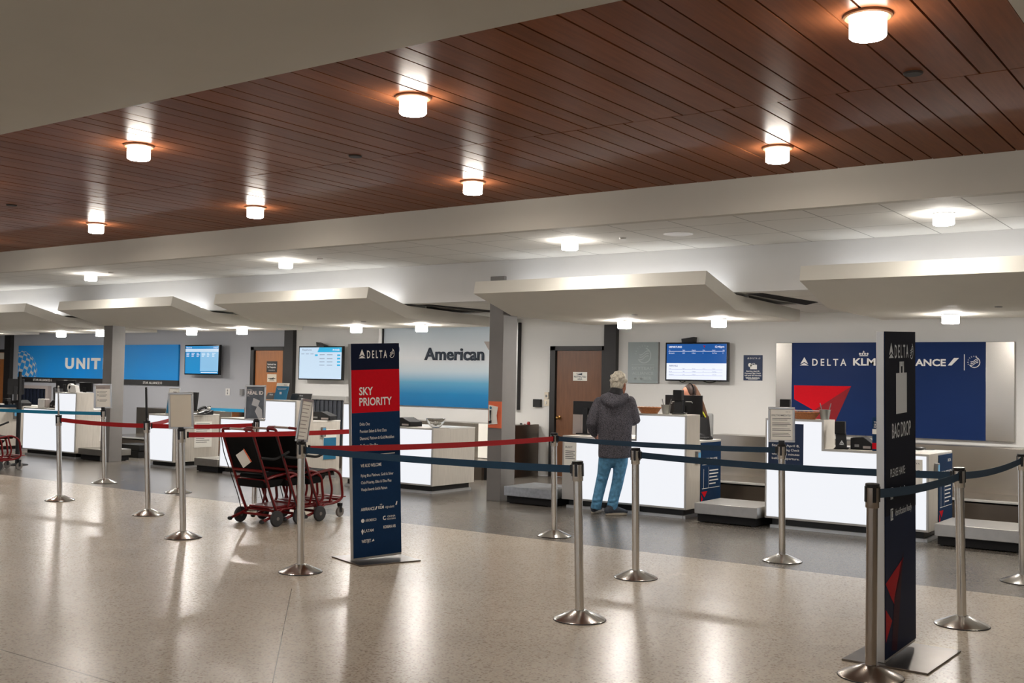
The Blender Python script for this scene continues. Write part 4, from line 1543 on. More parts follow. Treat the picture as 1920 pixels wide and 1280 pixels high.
for zz in (0.883, 0.768):
    b.flat([(0, 0), (0.045, 0), (0.045, 0.012), (0, 0.012)], (e, 0.085, zz), SY, WZ)
    b.flat([(0, 0), (0.045, 0), (0.045, 0.01), (0, 0.01)], (e, 0.085, zz + 0.055), SY, WZ)
    b.flat([(0, 0), (0.012, 0), (0.012, 0.06), (0, 0.06)], (e, 0.085, zz), SY, WZ)
    b.flat([(0.02, 0.015), (0.04, 0.015), (0.04, 0.05), (0.02, 0.05)], (e, 0.085, zz), SY, WZ)
b.build('lettering', 'letter_pale', tB)
b = MB()
b.flat([(0, 0), (0.19, 0), (0.19, 0.225), (0, 0.225)], (e, 0.185, 1.345), SY, WZ)
b.arc(0.1, 0.225, 0.0, 0.0, 0, 1, (e, 0.185, 1.345), SY, WZ, 1, 1)
for pts in ([(0.06, 0.22), (0.085, 0.22), (0.085, 0.285), (0.06, 0.285)], [(0.115, 0.22), (0.14, 0.22), (0.14, 0.285), (0.115, 0.285)], [(0.06, 0.262), (0.14, 0.262), (0.14, 0.288), (0.06, 0.288)]):
    b.flat(pts, (e, 0.185, 1.345), SY, WZ)
b.build('suitcase_symbol', 'letter_pale', tB)
b = MB()
e2 = 0.004
b.flat([(0.0, 0.44), (0.31, 0.535), (0.15, 0.30), (0.10, 0.34)], (e2, 0.0, 0.0), SY, WZ)
b.flat([(0.0, 0.30), (0.11, 0.22), (0.0, 0.12)], (e2, 0.0, 0.0), SY, WZ)
b.f = b.f
b.v = [(p_[0], max(p_[1], 0.003), p_[2]) for p_ in b.v]
b.build('red_facet', mat('facet_red', (160, 18, 30), 0.5, ior=1.18, noise=0.04), tB)
b = MB().flat([(0.31, 0.535), (0.19, 0.0), (0.10, 0.02), (0.15, 0.30)], (e2, 0.0, 0.04), SY, WZ)
b.build('deep_red_facet', mat('facet_deep', (52, 16, 34), 0.5, ior=1.18, noise=0.04), tB)


# ================================================================== QUEUE POSTS
def make_post(metal='steel'):
    t = bpy.data.objects.new('queue_post', None)
    C.objects.link(t)
    MB().lathe([(0.165, 0.0), (0.165, 0.006), (0.158, 0.012), (0.05, 0.058), (0.04, 0.062), (0.0005, 0.062)], n=40).build('base', metal, t, sharp=25)
    MB().lathe([(0.166, 0.0), (0.168, 0.003), (0.166, 0.006)], n=40).build('rubber_rim', 'rubber', t)
    MB().lathe([(0.0285, 0.05), (0.0285, 0.885)], n=24).build('tube', metal, t)
    hd = MB().lathe([(0.0335, 0.875), (0.0345, 0.88), (0.0345, 0.98)], n=24).build('head', metal, t)
    b = MB()
    for a in range(4):
        c, s = cos(a * pi / 2), sin(a * pi / 2)
        pts = [(0.030, -0.009), (0.0385, -0.009), (0.0385, 0.009), (0.030, 0.009)]
        b.prism([(x * c - y * s, x * s + y * c, 0.905) for x, y in pts], (0, 0, 0.08))
    b.build('belt_slot', 'black_plastic', t)
    MB().lathe([(0.0345, 0.979), (0.036, 0.982), (0.036, 0.998), (0.033, 1.0), (0.0005, 1.0)], n=24).build('cap', 'black_plastic', t)
    return t


POSTS = {
    'S1': ((112, 937.7), 'steel queue post at far left carrying an edge-on sign frame'),
    'S2': ((195.8, 905), 'steel queue post carrying a white checklist sign, in front of the far column'),
    'S3': ((277.8, 964.7), 'steel queue post topped by a thin black edge-on sign frame'),
    'S4': ((343.5, 1007.7), 'steel queue post carrying a blank cream sign'),
    'S5': ((563.3, 1072), 'steel queue post in front of the wheelchairs, tilted silver sign frame on top'),
    'S6': ((1039.4, 1004.7), 'steel queue post left of the man, where red and navy belts meet'),
    'S7': ((1192, 1082.8), 'steel queue post right of the man\'s legs'),
    'S8': ((1086.9, 1161), 'steel queue post in the middle foreground ending the teal-navy belt'),
    'S9': ((1466.6, 1051.6), 'steel queue post carrying a white text notice before the navy backboard'),
    'S10': ((1632.5, 1268), 'darker steel queue post nearest the camera, left of the bag drop tower'),
    'S11': ((1803.8, 1171.7), 'steel queue post right of the bag drop tower'),
    'S12': ((1918, 1091), 'steel queue post cut by the right photo edge'),
    'S13': ((334.5, 923), 'steel queue post mostly hidden behind the blank cream sign'),
}
PP = {k: F(*v[0]) for k, v in POSTS.items()}
PP['S14'] = P(2, 1.0, 481, 787.6)
POSTS['S14'] = (None, 'steel queue post behind the wheelchairs carrying the dark portrait poster')
PP['S15'] = np.array([-7.87, 8.56, 0])
POSTS['S15'] = (None, 'steel queue post hidden behind the red and navy sign tower')
ROT = {'S5': 0.5, 'S8': 0.25, 'S7': 0.3, 'S10': 0.6, 'S11': 0.5, 'S4': 0.2}
master = None
PO = {}
for k in POSTS:
    p = PP[k]
    rz = ROT.get(k, 0.2)
    if master is None:
        master = make_post()
        master.location = (p[0], p[1], 0)
        master.rotation_euler = (0, 0, rz)
        tag(master, POSTS[k][1], 'queue post', 'steel queue posts')
        PO[k] = master
    else:
        PO[k] = dup(master, (p[0], p[1], 0), rz, POSTS[k][1])
HEAD = {}


def lean(root, top_uv, base, frac=1.0, skip=('base', 'rubber_rim', 'base_plate'), hgt=1.0):
    d = float(np.dot(np.array([base[0], base[1], 0]) - O, AX_F))
    t_ = V3_(Q(top_uv[0], top_uv[1], d)) - Vector((float(base[0]), float(base[1]), 0))
    t_ = t_.normalized()
    t_ = Vector((t_.x * frac, t_.y * frac, t_.z)).normalized()
    HEAD[root.name] = (float(base[0]) + t_.x * 0.945, float(base[1]) + t_.y * 0.945, 0.0)
    q = Vector((0, 0, 1)).rotation_difference(t_)
    rz = root.rotation_euler[2]
    M = Matrix.Rotation(-rz, 3, 'Z') @ q.to_matrix() @ Matrix.Rotation(rz, 3, 'Z')
    for c in root.children:
        if c.name.split('.')[0] not in skip:
            c.rotation_euler = M.to_euler()


def V3_(p):
    return Vector([float(c) for c in p])


TOPS = {'S1': (110, 779), 'S3': (275, 785.8), 'S4': (340, 803), 'S5': (565, 824.8), 'S6': (1038.8, 815), 'S7': (1191.6, 840.6),
        'S8': (1082.8, 860), 'S9': (1465.6, 836), 'S10': (1635.8, 904), 'S11': (1798, 878), 'S12': (1916, 860), 'S2': (194, 771), 'S13': (332, 775)}
# nearest post has a warmer, darker finish
mat('steel_warm', (150, 140, 130), 0.25, 1.0, noise=0.02, nscale=30)
for c in PO['S10'].children:
    if c.name.split('.')[0] in ('tube', 'head', 'base'):
        c.data = c.data.copy()
        c.data.materials[0] = MATS['steel_warm']
# black post at the left edge
q = F(32, 871.5)
t = thing('queue_post', 'black queue post at the left photo edge beside the red wheelchair front', 'queue post', (q[0], q[1], 0))
MB().lathe([(0.165, 0.0), (0.165, 0.006), (0.158, 0.012), (0.05, 0.03), (0.04, 0.032), (0.0005, 0.032)], n=36).build('base', 'black_matte', t)
MB().lathe([(0.033, 0.03), (0.033, 0.9)], n=20).build('tube', 'black_plastic', t)
MB().lathe([(0.038, 0.88), (0.038, 1.0), (0.0005, 1.0)], n=20).build('head', 'black_plastic', t)
MB().box(-0.018, 0.018, -0.018, 0.018, 1.0, 1.5).build('sign_frame', 'black_plastic', t)
BLK = np.array([q[0], q[1], 0])

# sign frames on posts (parts of their post)
def sign_on(post, w, h, z0, yaw, tilt=0.0, roll=0.0, frame_m='aluminium', sheet_m='paper', th=0.018, slide=0.0):
    """frame standing on the post's head; yaw = direction its face looks (angle of normal from -Y, counter-clockwise)"""
    rz = post.rotation_euler[2]
    M = Matrix.Rotation(-rz, 4, 'Z') @ Matrix.Rotation(yaw, 4, 'Z') @ Matrix.Translation((slide, 0, z0)) @ Matrix.Rotation(tilt, 4, 'X') @ Matrix.Rotation(roll, 4, 'Y')

    def tr(b):
        b.v = [tuple(M @ Vector(p)) for p in b.v]
        return b
    e = 0.02
    fr = MB().box(-w / 2, w / 2, -th / 2, th / 2, 0, e).box(-w / 2, w / 2, -th / 2, th / 2, h - e, h).box(-w / 2, -w / 2 + e, -th / 2, th / 2, e, h - e).box(w / 2 - e, w / 2, -th / 2, th / 2, e, h - e)
    f = tr(fr).build('sign_frame', frame_m, post, bevel=0.004)
    sh = tr(MB().box(-w / 2 + e, w / 2 - e, -th / 2 + 0.005, th / 2 - 0.005, e, h - e)).build('sheet', sheet_m, f)
    nk = MB().box(-0.025, 0.025, -0.012, 0.012, 0.99, z0 + 0.015)
    R2 = Matrix.Rotation(-rz, 4, 'Z') @ Matrix.Rotation(yaw, 4, 'Z')
    nk.v = [tuple(R2 @ Vector(p)) for p in nk.v]
    nk.build('bracket', 'black_plastic', post)
    return f, tr, -th / 2 + 0.005


def yaw_to_cam(p, extra=0.0):
    return math.atan2(p[0] * -1, -p[1] * -1) * 0 + math.atan2(-(-p[0]) * -1, p[1]) * 0 + math.atan2(-p[0] * 1, p[1]) + extra


# S2 checklist sign
f, tr, yy = sign_on(PO['S2'], 0.25, 0.335, 1.02, 0.45)
b = MB()
o_ = (0, yy, 0)
b.text('Checked baggage', (-0.085, yy, 0.275), WX, WZ, 0.018, 0.01, 0.12)
for zz in (0.225, 0.18, 0.11):
    for k in range(2):
        b.box(-0.055, 0.06 - 0.02 * k, yy - 0.001, yy, zz - 0.016 * k, zz - 0.016 * k + 0.006)
    for q_ in ([(-0.085, -0.012), (-0.067, -0.012), (-0.067, -0.008), (-0.085, -0.008)], [(-0.085, 0.006), (-0.067, 0.006), (-0.067, 0.01), (-0.085, 0.01)], [(-0.085, -0.012), (-0.081, -0.012), (-0.081, 0.01), (-0.085, 0.01)], [(-0.071, -0.012), (-0.067, -0.012), (-0.067, 0.01), (-0.071, 0.01)]):
        b.flat(q_, (0, yy, zz), WX, WZ)
tr(b).build('lettering', 'letter_grey', f)
tr(MB().box(-0.104, 0.104, yy - 0.0005, yy, 0.265, 0.312)).build('title_band', 'paper_grey', f)
# S4 blank sign
sign_on(PO['S4'], 0.235, 0.335, 1.0, 0.55, sheet_m='paper_cream')
# S1 edge-on frame, S3 black edge-on frame, S5 tilted frame
sign_on(PO['S1'], 0.235, 0.34, 1.0, 0.95 + pi / 2 + 0.06)
sign_on(PO['S3'], 0.235, 0.36, 1.0, 0.92 + pi / 2, frame_m='black_plastic', sheet_m='black_matte')
f, tr, yy = sign_on(PO['S5'], 0.24, 0.33, 1.0, 0.80 + pi / 2 - 0.36, tilt=0.10, roll=0.12)
b = MB()
for k in range(9):
    b.box(-0.085, 0.07 - 0.02 * (k % 3), yy - 0.001, yy, 0.28 - 0.03 * k, 0.286 - 0.03 * k)
tr(b).build('lettering', 'paper_grey', f)
# S9 text notice
f, tr, yy = sign_on(PO['S9'], 0.222, 0.30, 1.015, 0.32)
b = MB()
b.text('EFFECTIVE IMMEDIATELY', (0, yy, 0.222), WX, WZ, 0.016, 0.01, 0.165, 'c')
b.text('DELTA', (0.075, yy, 0.256), WX, WZ, 0.008, 0.0, 0.04, 'r')
for k in range(13):
    if k in (2, 6, 9):
        continue
    b.box(-0.078, 0.078 - 0.03 * ((k * 7) % 4) / 3, yy - 0.001, yy, 0.200 - 0.0125 * k, 0.2045 - 0.0125 * k)
tr(b).build('lettering', 'letter_grey', f)
# S14 portrait poster
mat('poster_grey', (96, 104, 114), 0.4, noise=0.35, nscale=9)
f, tr, yy = sign_on(PO['S14'], 0.24, 0.395, 1.0, 0.55, sheet_m='poster_grey', slide=-0.02)
b = MB()
b.text('IF YOU...', (-0.09, yy, 0.335), WX, WZ, 0.014, 0.01, 0.06)
b.text('REAL ID', (-0.09, yy, 0.29), WX, WZ, 0.04, 0.03, 0.18)
b.text('BY...', (-0.09, yy, 0.268), WX, WZ, 0.012, 0.01)
tr(b).build('lettering', 'letter_white', f)
b = MB()
b.prism([(-0.04, yy, 0.17), (0.03, yy, 0.15), (0.055, yy, 0.22), (-0.02, yy, 0.25)], (0, -0.001, 0))
b.flat([(0.0, 0.10), (0.04, 0.02), (0.09, 0.02), (0.08, 0.12), (0.03, 0.17)], (0, yy, 0), WX, WZ)
tr(b).build('picture', 'letter_pale', f)


for k_, tp_ in TOPS.items():
    lean(PO[k_], tp_, PP[k_])
PP = {k_: np.array(HEAD.get(PO[k_].name, p_)) for k_, p_ in PP.items()}
lean(tA, (655.8, 640), F(661, 1054))
lean(tB, (1657, 621), F(1659, 1248))


# ================================================================== BELTS
def belt(label, a, c_, material, za=0.945, zc=0.945, sag=0.012, w=0.047, ra=0.042, rc=0.042, group='retractable queue belts', shift=0.0):
    a, c_ = Vector((a[0], a[1], 0)), Vector((c_[0], c_[1], 0))
    d = (c_ - a).normalized()
    nrm = Vector((-d.y, d.x, 0))
    if ra: a = a + d * ra
    if rc: c_ = c_ - d * rc
    a += nrm * shift
    c_ += nrm * shift
    n = 16
    t = thing('retractable_belt', label, 'barrier belt', (a.x, a.y, za), group=group)
    b = MB()
    vs, fs = [], []
    for i in range(n + 1):
        s = i / n
        p = a.lerp(c_, s)
        z = za + (zc - za) * s - sag * 4 * s * (1 - s)
        for k, (dn, dzz) in enumerate(((-0.001, -w / 2), (0.001, -w / 2), (0.001, w / 2), (-0.001, w / 2))):
            q = p + nrm * dn
            vs.append((q.x, q.y, z + dzz))
    for i in range(n):
        for k in range(4):
            k2 = (k + 1) % 4
            fs.append((i * 4 + k, (i + 1) * 4 + k, (i + 1) * 4 + k2, i * 4 + k2))
    fs += [(0, 1, 2, 3), (n * 4 + 3, n * 4 + 2, n * 4 + 1, n * 4)]
    b.add(vs, fs)
    b.build('webbing', material, t, off=t.location)
    e = MB()
    for p, z, sg in ((a, za, 1), (c_, zc, -1)):
        q0 = p - d * 0.002 * sg
        q1 = p + d * 0.012 * sg
        e.prism([q0 + nrm * 0.006 + Vector((0, 0, z - 0.028)), q1 + nrm * 0.006 + Vector((0, 0, z - 0.028)), q1 - nrm * 0.006 + Vector((0, 0, z - 0.028)), q0 - nrm * 0.006 + Vector((0, 0, z - 0.028))], (0, 0, 0.056))
    e.build('end_clip', 'black_plastic', t, off=t.location)
    return t


belt('red belt from the far left post to the post with the black edge-on frame', PP['S1'], PP['S3'], 'belt_red')
belt('red belt running back from the black-framed post behind the blank cream sign', PP['S3'], PP['S13'], 'belt_red', za=0.95, zc=0.95, shift=0.01)
belt('red belt from the black-framed post to the portrait poster post', PP['S3'], PP['S14'], 'belt_red', shift=-0.01)
belt('red belt crossing in front of the wheelchair backs', PP['S4'], PP['S15'], 'belt_red', shift=-0.03)
belt('long red belt in front of the priority tower, reaching the post by the man', PP['S5'], PP['S6'], 'belt_red', sag=0.02, shift=-0.036)
belt('long teal-navy belt across the middle foreground below the red one', PP['S5'], PP['S8'], 'belt_navy', sag=0.012, za=0.938)
belt('navy belt passing the man at hip height to the notice post', PP['S6'], PP['S9'], 'belt_dark', sag=0.015)
belt('navy belt from the post by the man\'s legs towards the bag drop tower', PP['S7'], PP['S11'], 'belt_dark', sag=0.02)
belt('navy belt in front of the bag drop tower from the nearest post', PP['S10'], PP['S11'], 'belt_dark', sag=0.02, shift=-0.012)
belt('navy belt at the right photo edge, before the steel conveyor', PP['S11'], PP['S12'], 'belt_dark', sag=0.025)
lq = P(2, 0.945, -60, 776.5)
lq = np.array([-16.6, 8.6, 0])
belt('teal belt along the left edge ending at the checklist sign post', lq, PP['S2'], 'belt_teal', za=0.93, zc=0.945)
lq2 = np.array([-19.0, 9.0, 0])
belt('dark navy belt at the left photo edge ending at the black post', lq2, BLK, 'belt_dark', sag=0.02)
# posts that carry the outer ends of the two left belts, beyond the photo's left edge
dup(master, (lq[0] - 0.02, lq[1], 0), 0.1, 'steel queue post outside the left photo edge holding the teal belt')
dup(master, (lq2[0] - 0.02, lq2[1], 0), 0.1, 'steel queue post far outside the left photo edge holding the navy belt')


# ================================================================== WHEELCHAIRS
def bend(pts, r=0.06, n=5):
    """round the corners of a polyline"""
    pts = [Vector(p) for p in pts]
    out = [pts[0]]
    for i in range(1, len(pts) - 1):
        a, b, c = pts[i - 1], pts[i], pts[i + 1]
        d1, d2 = (a - b), (c - b)
        k = min(r, d1.length * 0.45, d2.length * 0.45)
        p, q = b + d1.normalized() * k, b + d2.normalized() * k
        for j in range(n + 1):
            s = j / n
            out.append(p * (1 - s) ** 2 + b * 2 * s * (1 - s) + q * s * s)
    out.append(pts[-1])
    return out


def make_wheelchair():
    """local: x across (0 = middle), y forward, rear axle at y = 0"""
    t = bpy.data.objects.new('transport_wheelchair', None)
    C.objects.link(t)
    hw, hf = 0.225, 0.188
    fr = MB()
    T = 0.0145
    for s in (-1, 1):
        fr.tube(bend([(s * hw, 0.04, 0.13), (s * hw, -0.04, 0.30), (s * hw, -0.285, 0.90), (s * hw, -0.30, 0.965), (s * (hw - 0.12), -0.302, 0.97)], 0.05), T, 10)
        # seat rail that turns down to the front
        fr.tube(bend([(s * (hw - 0.005), -0.115, 0.47), (s * hf, 0.0, 0.49), (s * hf, 0.26, 0.525), (s * hf, 0.38, 0.46), (s * hf, 0.42, 0.20), (s * hf, 0.30, 0.16), (s * hf, 0.0, 0.15)], 0.07), T, 10)
        fr.tube(bend([(s * hf, 0.20, 0.50), (s * hf, 0.26, 0.30), (s * hf, 0.22, 0.17)], 0.05), T * 0.85, 8)
        # outrigger to the axle and rear tipping bar
        fr.tube(bend([(s * hw, 0.10, 0.155), (s * (hw + 0.01), 0.0, 0.105), (s * (hw + 0.01), -0.16, 0.06)], 0.05), T, 8)
    fr.tube([(-hw, -0.105, 0.455), (hw, -0.105, 0.455)], T, 10)
    fr.tube([(-hw, -0.145, 0.555), (hw, -0.145, 0.555)], T, 10)
    fr.tube([(-hf, 0.37, 0.19), (hf, 0.37, 0.19)], T, 10)
    fr.tube([(-hw, 0.05, 0.145), (hw, 0.05, 0.145)], T, 10)
    fr.tube([(-hw - 0.01, 0.0, 0.10), (hw + 0.01, 0.0, 0.10)], T * 0.9, 8)
    fr.build('frame', 'chair_red', t)
    MB().tube([(-hw + 0.12, -0.302, 0.97), (hw - 0.12, -0.302, 0.97)], 0.012, 10).build('push_bar', 'clear_bar' if 'clear_bar' in MATS else mat('clear_bar', (176, 160, 150), 0.25, noise=0.05), t)
    # luggage tray
    MB().prism([(-0.17, 0.02, 0.165), (0.17, 0.02, 0.165), (0.175, 0.12, 0.165), (0.175, 0.29, 0.17), (-0.175, 0.29, 0.17), (-0.175, 0.12, 0.165)], (0, 0, 0.022)).build('luggage_tray', 'chair_red', t, bevel=0.008)
    # back sling, slightly bellied
    vs, fs = [], []
    nx, nz = 10, 8
    for i in range(nz + 1):
        s = i / nz
        y = -0.125 - 0.155 * s
        z = 0.53 + 0.385 * s
        for j in range(nx + 1):
            x = -hw + 0.012 + (2 * hw - 0.024) * j / nx
            vs.append((x, y + 0.05 * sin(pi * j / nx) * (0.4 + 0.6 * sin(pi * s)), z))
    m_ = nx + 1
    for i in range(nz):
        for j in range(nx):
            fs.append((i * m_ + j, i * m_ + j + 1, (i + 1) * m_ + j + 1, (i + 1) * m_ + j))
    bs = MB().add(vs, fs).build('backrest', 'chair_fabric', t)
    so = bs.modifiers.new('solid', 'SOLIDIFY'); so.thickness = 0.022; so.offset = 0
    MB().box(-hf + 0.02, hf - 0.02, -0.12, 0.30, 0.475, 0.515).build('seat', 'chair_fabric', t, bevel=0.018, seg=3)
    # pouch under the seat
    MB().prism([(-hw + 0.03, -0.13, 0.46), (-hw + 0.03, 0.16, 0.46), (-hw + 0.03, 0.10, 0.39), (-hw + 0.03, -0.10, 0.38)], (2 * hw - 0.06, 0, 0)).build('pouch', 'chair_fabric', t, bevel=0.012)
    # arm straps
    for s in (-1, 1):
        MB().tube(bend([(s * (hw + 0.012), -0.20, 0.69), (s * (hw + 0.012), -0.02, 0.665), (s * (hw + 0.012), 0.17, 0.735)], 0.05), 0.014, 8).build('armrest', 'black_matte', t)
        MB().tube(bend([(s * (hw + 0.005), -0.315, 0.92), (s * (hw + 0.03), -0.25, 0.72), (s * (hw + 0.02), -0.06, 0.28), (s * (hw + 0.03), 0.0, 0.12)], 0.05), 0.005, 6).build('brake_rod', 'black_plastic', t)
    for s in (-1, 1):
        wx = s * (hw + 0.045)
        w = MB().lathe([(0.055, -0.018), (0.074, -0.016), (0.08, -0.008), (0.08, 0.008), (0.074, 0.016), (0.055, 0.018)], (wx, 0, 0.08), 28, 'x').build('rear_wheel', 'rubber', t)
        MB().lathe([(0.0005, -0.02), (0.018, -0.02), (0.02, -0.015), (0.056, -0.013), (0.056, 0.013), (0.02, 0.015), (0.018, 0.02), (0.0005, 0.02)], (wx, 0, 0.08), 24, 'x').build('hub', 'wheel_grey', w)
        cxx = s * (hf - 0.02)
        w = MB().lathe([(0.03, -0.014), (0.05, -0.013), (0.055, -0.006), (0.055, 0.006), (0.05, 0.013), (0.03, 0.014), (0.0005, 0.014)], (cxx, 0.40, 0.055), 22, 'x').build('front_caster', 'wheel_grey', t)
        MB().box(cxx - 0.02, cxx - 0.015, 0.385, 0.415, 0.05, 0.14).box(cxx + 0.015, cxx + 0.02, 0.385, 0.415, 0.05, 0.14).box(cxx - 0.02, cxx + 0.02, 0.38, 0.42, 0.12, 0.15).build('fork', 'black_plastic', w)
        MB().lathe([(0.0005, -0.02), (0.017, -0.018), (0.02, 0), (0.017, 0.018), (0.0005, 0.02)], (s * (hw + 0.01), -0.165, 0.058), 14, 'x').build('tip_roller', 'black_plastic', t)
    # footrest flap
    MB().box(-hf + 0.03, hf - 0.03, 0.40, 0.50, 0.205, 0.217).build('footrest', 'chair_red', t, bevel=0.004)
    return t


WC = [(-8.455, 7.50), (-8.455, 7.80), (-8.455, 8.09)]
WL = ['red push wheelchair with a paper tag, front-most of the nested three', 'red push wheelchair nested between two others', 'red push wheelchair at the right end of the nested three, footrest showing']
wc0 = make_wheelchair()
WCO = []
for i, (x, y) in enumerate(WC):
    if i == 0:
        wc0.location = (x, y, 0)
        tag(wc0, WL[0], 'wheelchair', 'nested red wheelchairs')
        WCO.append(wc0)
    else:
        WCO.append(dup(wc0, (x, y, 0), 0, WL[i]))
for i, (x, y, lab) in enumerate(((-15.95, 8.80, 'red push wheelchair front at the left photo edge'), (-15.95, 8.51, 'second red push wheelchair nested behind the one at the left photo edge'))):
    WCO.append(dup(wc0, (x, y, 0), 0, lab))
# the paper tag hanging on the first chair's back
tg = thing('paper_tag', 'white paper tag with orange edge hanging on the first wheelchair back', 'tag', (-8.5, 7.2, 0.70))
d0 = 10.70
q = [Q(*uv, d0 - 0.04) for uv in ((442, 853), (456, 877), (470, 866), (456, 843))]
b = MB().prism(q, (0.002, 0.003, 0.0)); b.build('card', 'paper', tg, off=tg.location)
q = [Q(*uv, d0 - 0.045) for uv in ((456, 842), (470, 866), (471.5, 865), (457, 841))]
MB().prism(q, (0.002, 0.003, 0.0)).build('edge_strip', 'orange_board', tg, off=tg.location)


# ================================================================== PEOPLE
def ellipse_chain(b, pts, side, n=16, cap=True):
    """pts: (point, r_side, r_depth); rings are laid across the chain with their wide axis nearest 'side'"""
    P_ = [Vector([float(c) for c in p[0]]) for p in pts]
    R_ = [(p[1], p[2]) for p in pts]
    side = Vector(side)
    if cap:
        d0 = (P_[0] - P_[1]).normalized()
        d1 = (P_[-1] - P_[-2]).normalized()
        if cap == 'top':
            d1 = None
        pre = [(P_[0] + d0 * min(R_[0]) * k, (R_[0][0] * s, R_[0][1] * s)) for k, s in ((0.85, 0.35), (0.6, 0.75))]
        post = [] if d1 is None else [(P_[-1] + d1 * min(R_[-1]) * k, (R_[-1][0] * s, R_[-1][1] * s)) for k, s in ((0.6, 0.75), (0.85, 0.35))]
        P_ = [p[0] for p in pre] + P_ + [p[0] for p in post]
        R_ = [p[1] for p in pre] + R_ + [p[1] for p in post]
    vs, fs = [], []
    k = len(P_)
    for i in range(k):
        t = (P_[min(i + 1, k - 1)] - P_[max(i - 1, 0)]).normalized()
        a = side - t * side.dot(t)
        if a.length < 1e-4:
            a = t.orthogonal()
        a.normalize()
        c = t.cross(a)
        for j in range(n):
            th = 2 * pi * j / n
            vs.append(P_[i] + a * cos(th) * R_[i][0] + c * sin(th) * R_[i][1])
    for i in range(k - 1):
        for j in range(n):
            j2 = (j + 1) % n
            fs.append((i * n + j, i * n + j2, (i + 1) * n + j2, (i + 1) * n + j))
    fs.append(tuple(range(n - 1, -1, -1)))
    fs.append(tuple((k - 1) * n + j for j in range(n)))
    b.add(vs, fs)


def ball(b, c, rx, ry, rz, rot=0.0, n=14):
    vs, fs = [], []
    for i in range(1, n):
        ph = pi * i / n
        for j in range(n * 2):
            th = pi * j / n
            p = Vector((rx * sin(ph) * cos(th), ry * sin(ph) * sin(th), rz * cos(ph)))
            p = Matrix.Rotation(rot, 3, 'Z') @ p
            vs.append((c[0] + p.x, c[1] + p.y, c[2] + p.z))
    m_ = n * 2
    for i in range(n - 2):
        for j in range(m_):
            j2 = (j + 1) % m_
            fs.append((i * m_ + j, (i + 1) * m_ + j, (i + 1) * m_ + j2, i * m_ + j2))
    vs.append((c[0], c[1], c[2] + rz)); vs.append((c[0], c[1], c[2] - rz))
    T_, B_ = len(vs) - 2, len(vs) - 1
    for j in range(m_):
        j2 = (j + 1) % m_
        fs.append((T_, j, j2))
        fs.append((B_, (n - 2) * m_ + j2, (n - 2) * m_ + j))
    b.add(vs, fs)


def melt(b, name, material, parent, off, voxel=0.010, smooth=6):
    """joins overlapping closed shapes into one continuous surface"""
    o = b.build(name, material, parent, off=off)
    r = o.modifiers.new('remesh', 'REMESH')
    r.mode = 'VOXEL'
    r.voxel_size = voxel
    s = o.modifiers.new('smooth', 'SMOOTH')
    s.iterations = smooth
    s.factor = 0.5
    C_dg = bpy.context.evaluated_depsgraph_get()
    me = bpy.data.meshes.new_from_object(o.evaluated_get(C_dg))
    o.modifiers.clear()
    old = o.data
    o.data = me
    bpy.data.meshes.remove(old)
    me.name = name
    if not me.materials:
        me.materials.append(MATS[material])
    me.polygons.foreach_set('use_smooth', [True] * len(me.polygons))
    return o


def hand(b, wrist, direction, palm_n, size=1.0, curl=0.6, thumb_side=1):
    """five curled fingers on a palm; all closed chains to be melted together"""
    d = Vector(direction).normalized()
    n = Vector(palm_n); n = (n - d * n.dot(d)).normalized()
    s = d.cross(n).normalized() * thumb_side
    w = Vector([float(c) for c in wrist])
    L = 0.085 * size
    ellipse_chain(b, [(w, 0.028 * size, 0.02 * size), (w + d * L * 0.5, 0.04 * size, 0.017 * size), (w + d * L, 0.042 * size, 0.014 * size)], s, 12)
    for k, (off, ln) in enumerate(((0.032, 0.068), (0.011, 0.078), (-0.011, 0.072), (-0.032, 0.055))):
        p = w + d * L * 0.95 + s * off * size
        ch = [(p, 0.0095 * size, 0.0095 * size)]
        a = 0.0
        for j in range(3):
            a += curl * (0.5 + 0.3 * j)
            p = p + (d * cos(a) + n * sin(a)) * ln * size / 3 * 1.05
            ch.append((p, (0.009 - 0.0008 * j) * size, (0.009 - 0.0008 * j) * size))
        ellipse_chain(b, ch, s, 8)
    p = w + d * 0.025 * size + s * 0.03 * size
    ch = [(p, 0.012 * size, 0.012 * size)]
    for j in range(3):
        p = p + (d * 0.75 + s * (0.6 - 0.2 * j) + n * 0.25 * (j + 1)).normalized() * 0.024 * size
        ch.append((p, (0.011 - 0.001 * j) * size, (0.011 - 0.001 * j) * size))
    ellipse_chain(b, ch, n, 8)


def V3(p):
    return Vector([float(c) for c in p])


# ---- the man, seen from behind, leaning towards the counter
DM = 12.27
fwd2 = Vector((AX_F[0], AX_F[1], 0)).normalized()   # away from the camera
rgt2 = Vector((AX_R[0], AX_R[1], 0)).normalized()


def mp_(u, v, dd=0.0):
    return V3(Q(u, v, DM + dd))


man = thing('person', 'grey-haired man in charcoal fleece jacket and blue jeans standing at the counter, back turned', 'person', F(1130, 965))
off = man.location
# skin body underneath: head, neck, arms, hands, torso, legs as one surface
hc = mp_(1161, 719, 0.06)
face_d = (fwd2 * 0.75 + rgt2 * 0.66).normalized()
face_s = face_d.cross(Vector((0, 0, 1)))
hrot = math.atan2(face_d.y, face_d.x)
B = MB()
ball(B, hc + Vector((0, 0, 0.015)), 0.094, 0.074, 0.112, hrot)
ball(B, hc + face_d * 0.035 + Vector((0, 0, -0.045)), 0.062, 0.055, 0.075, hrot)
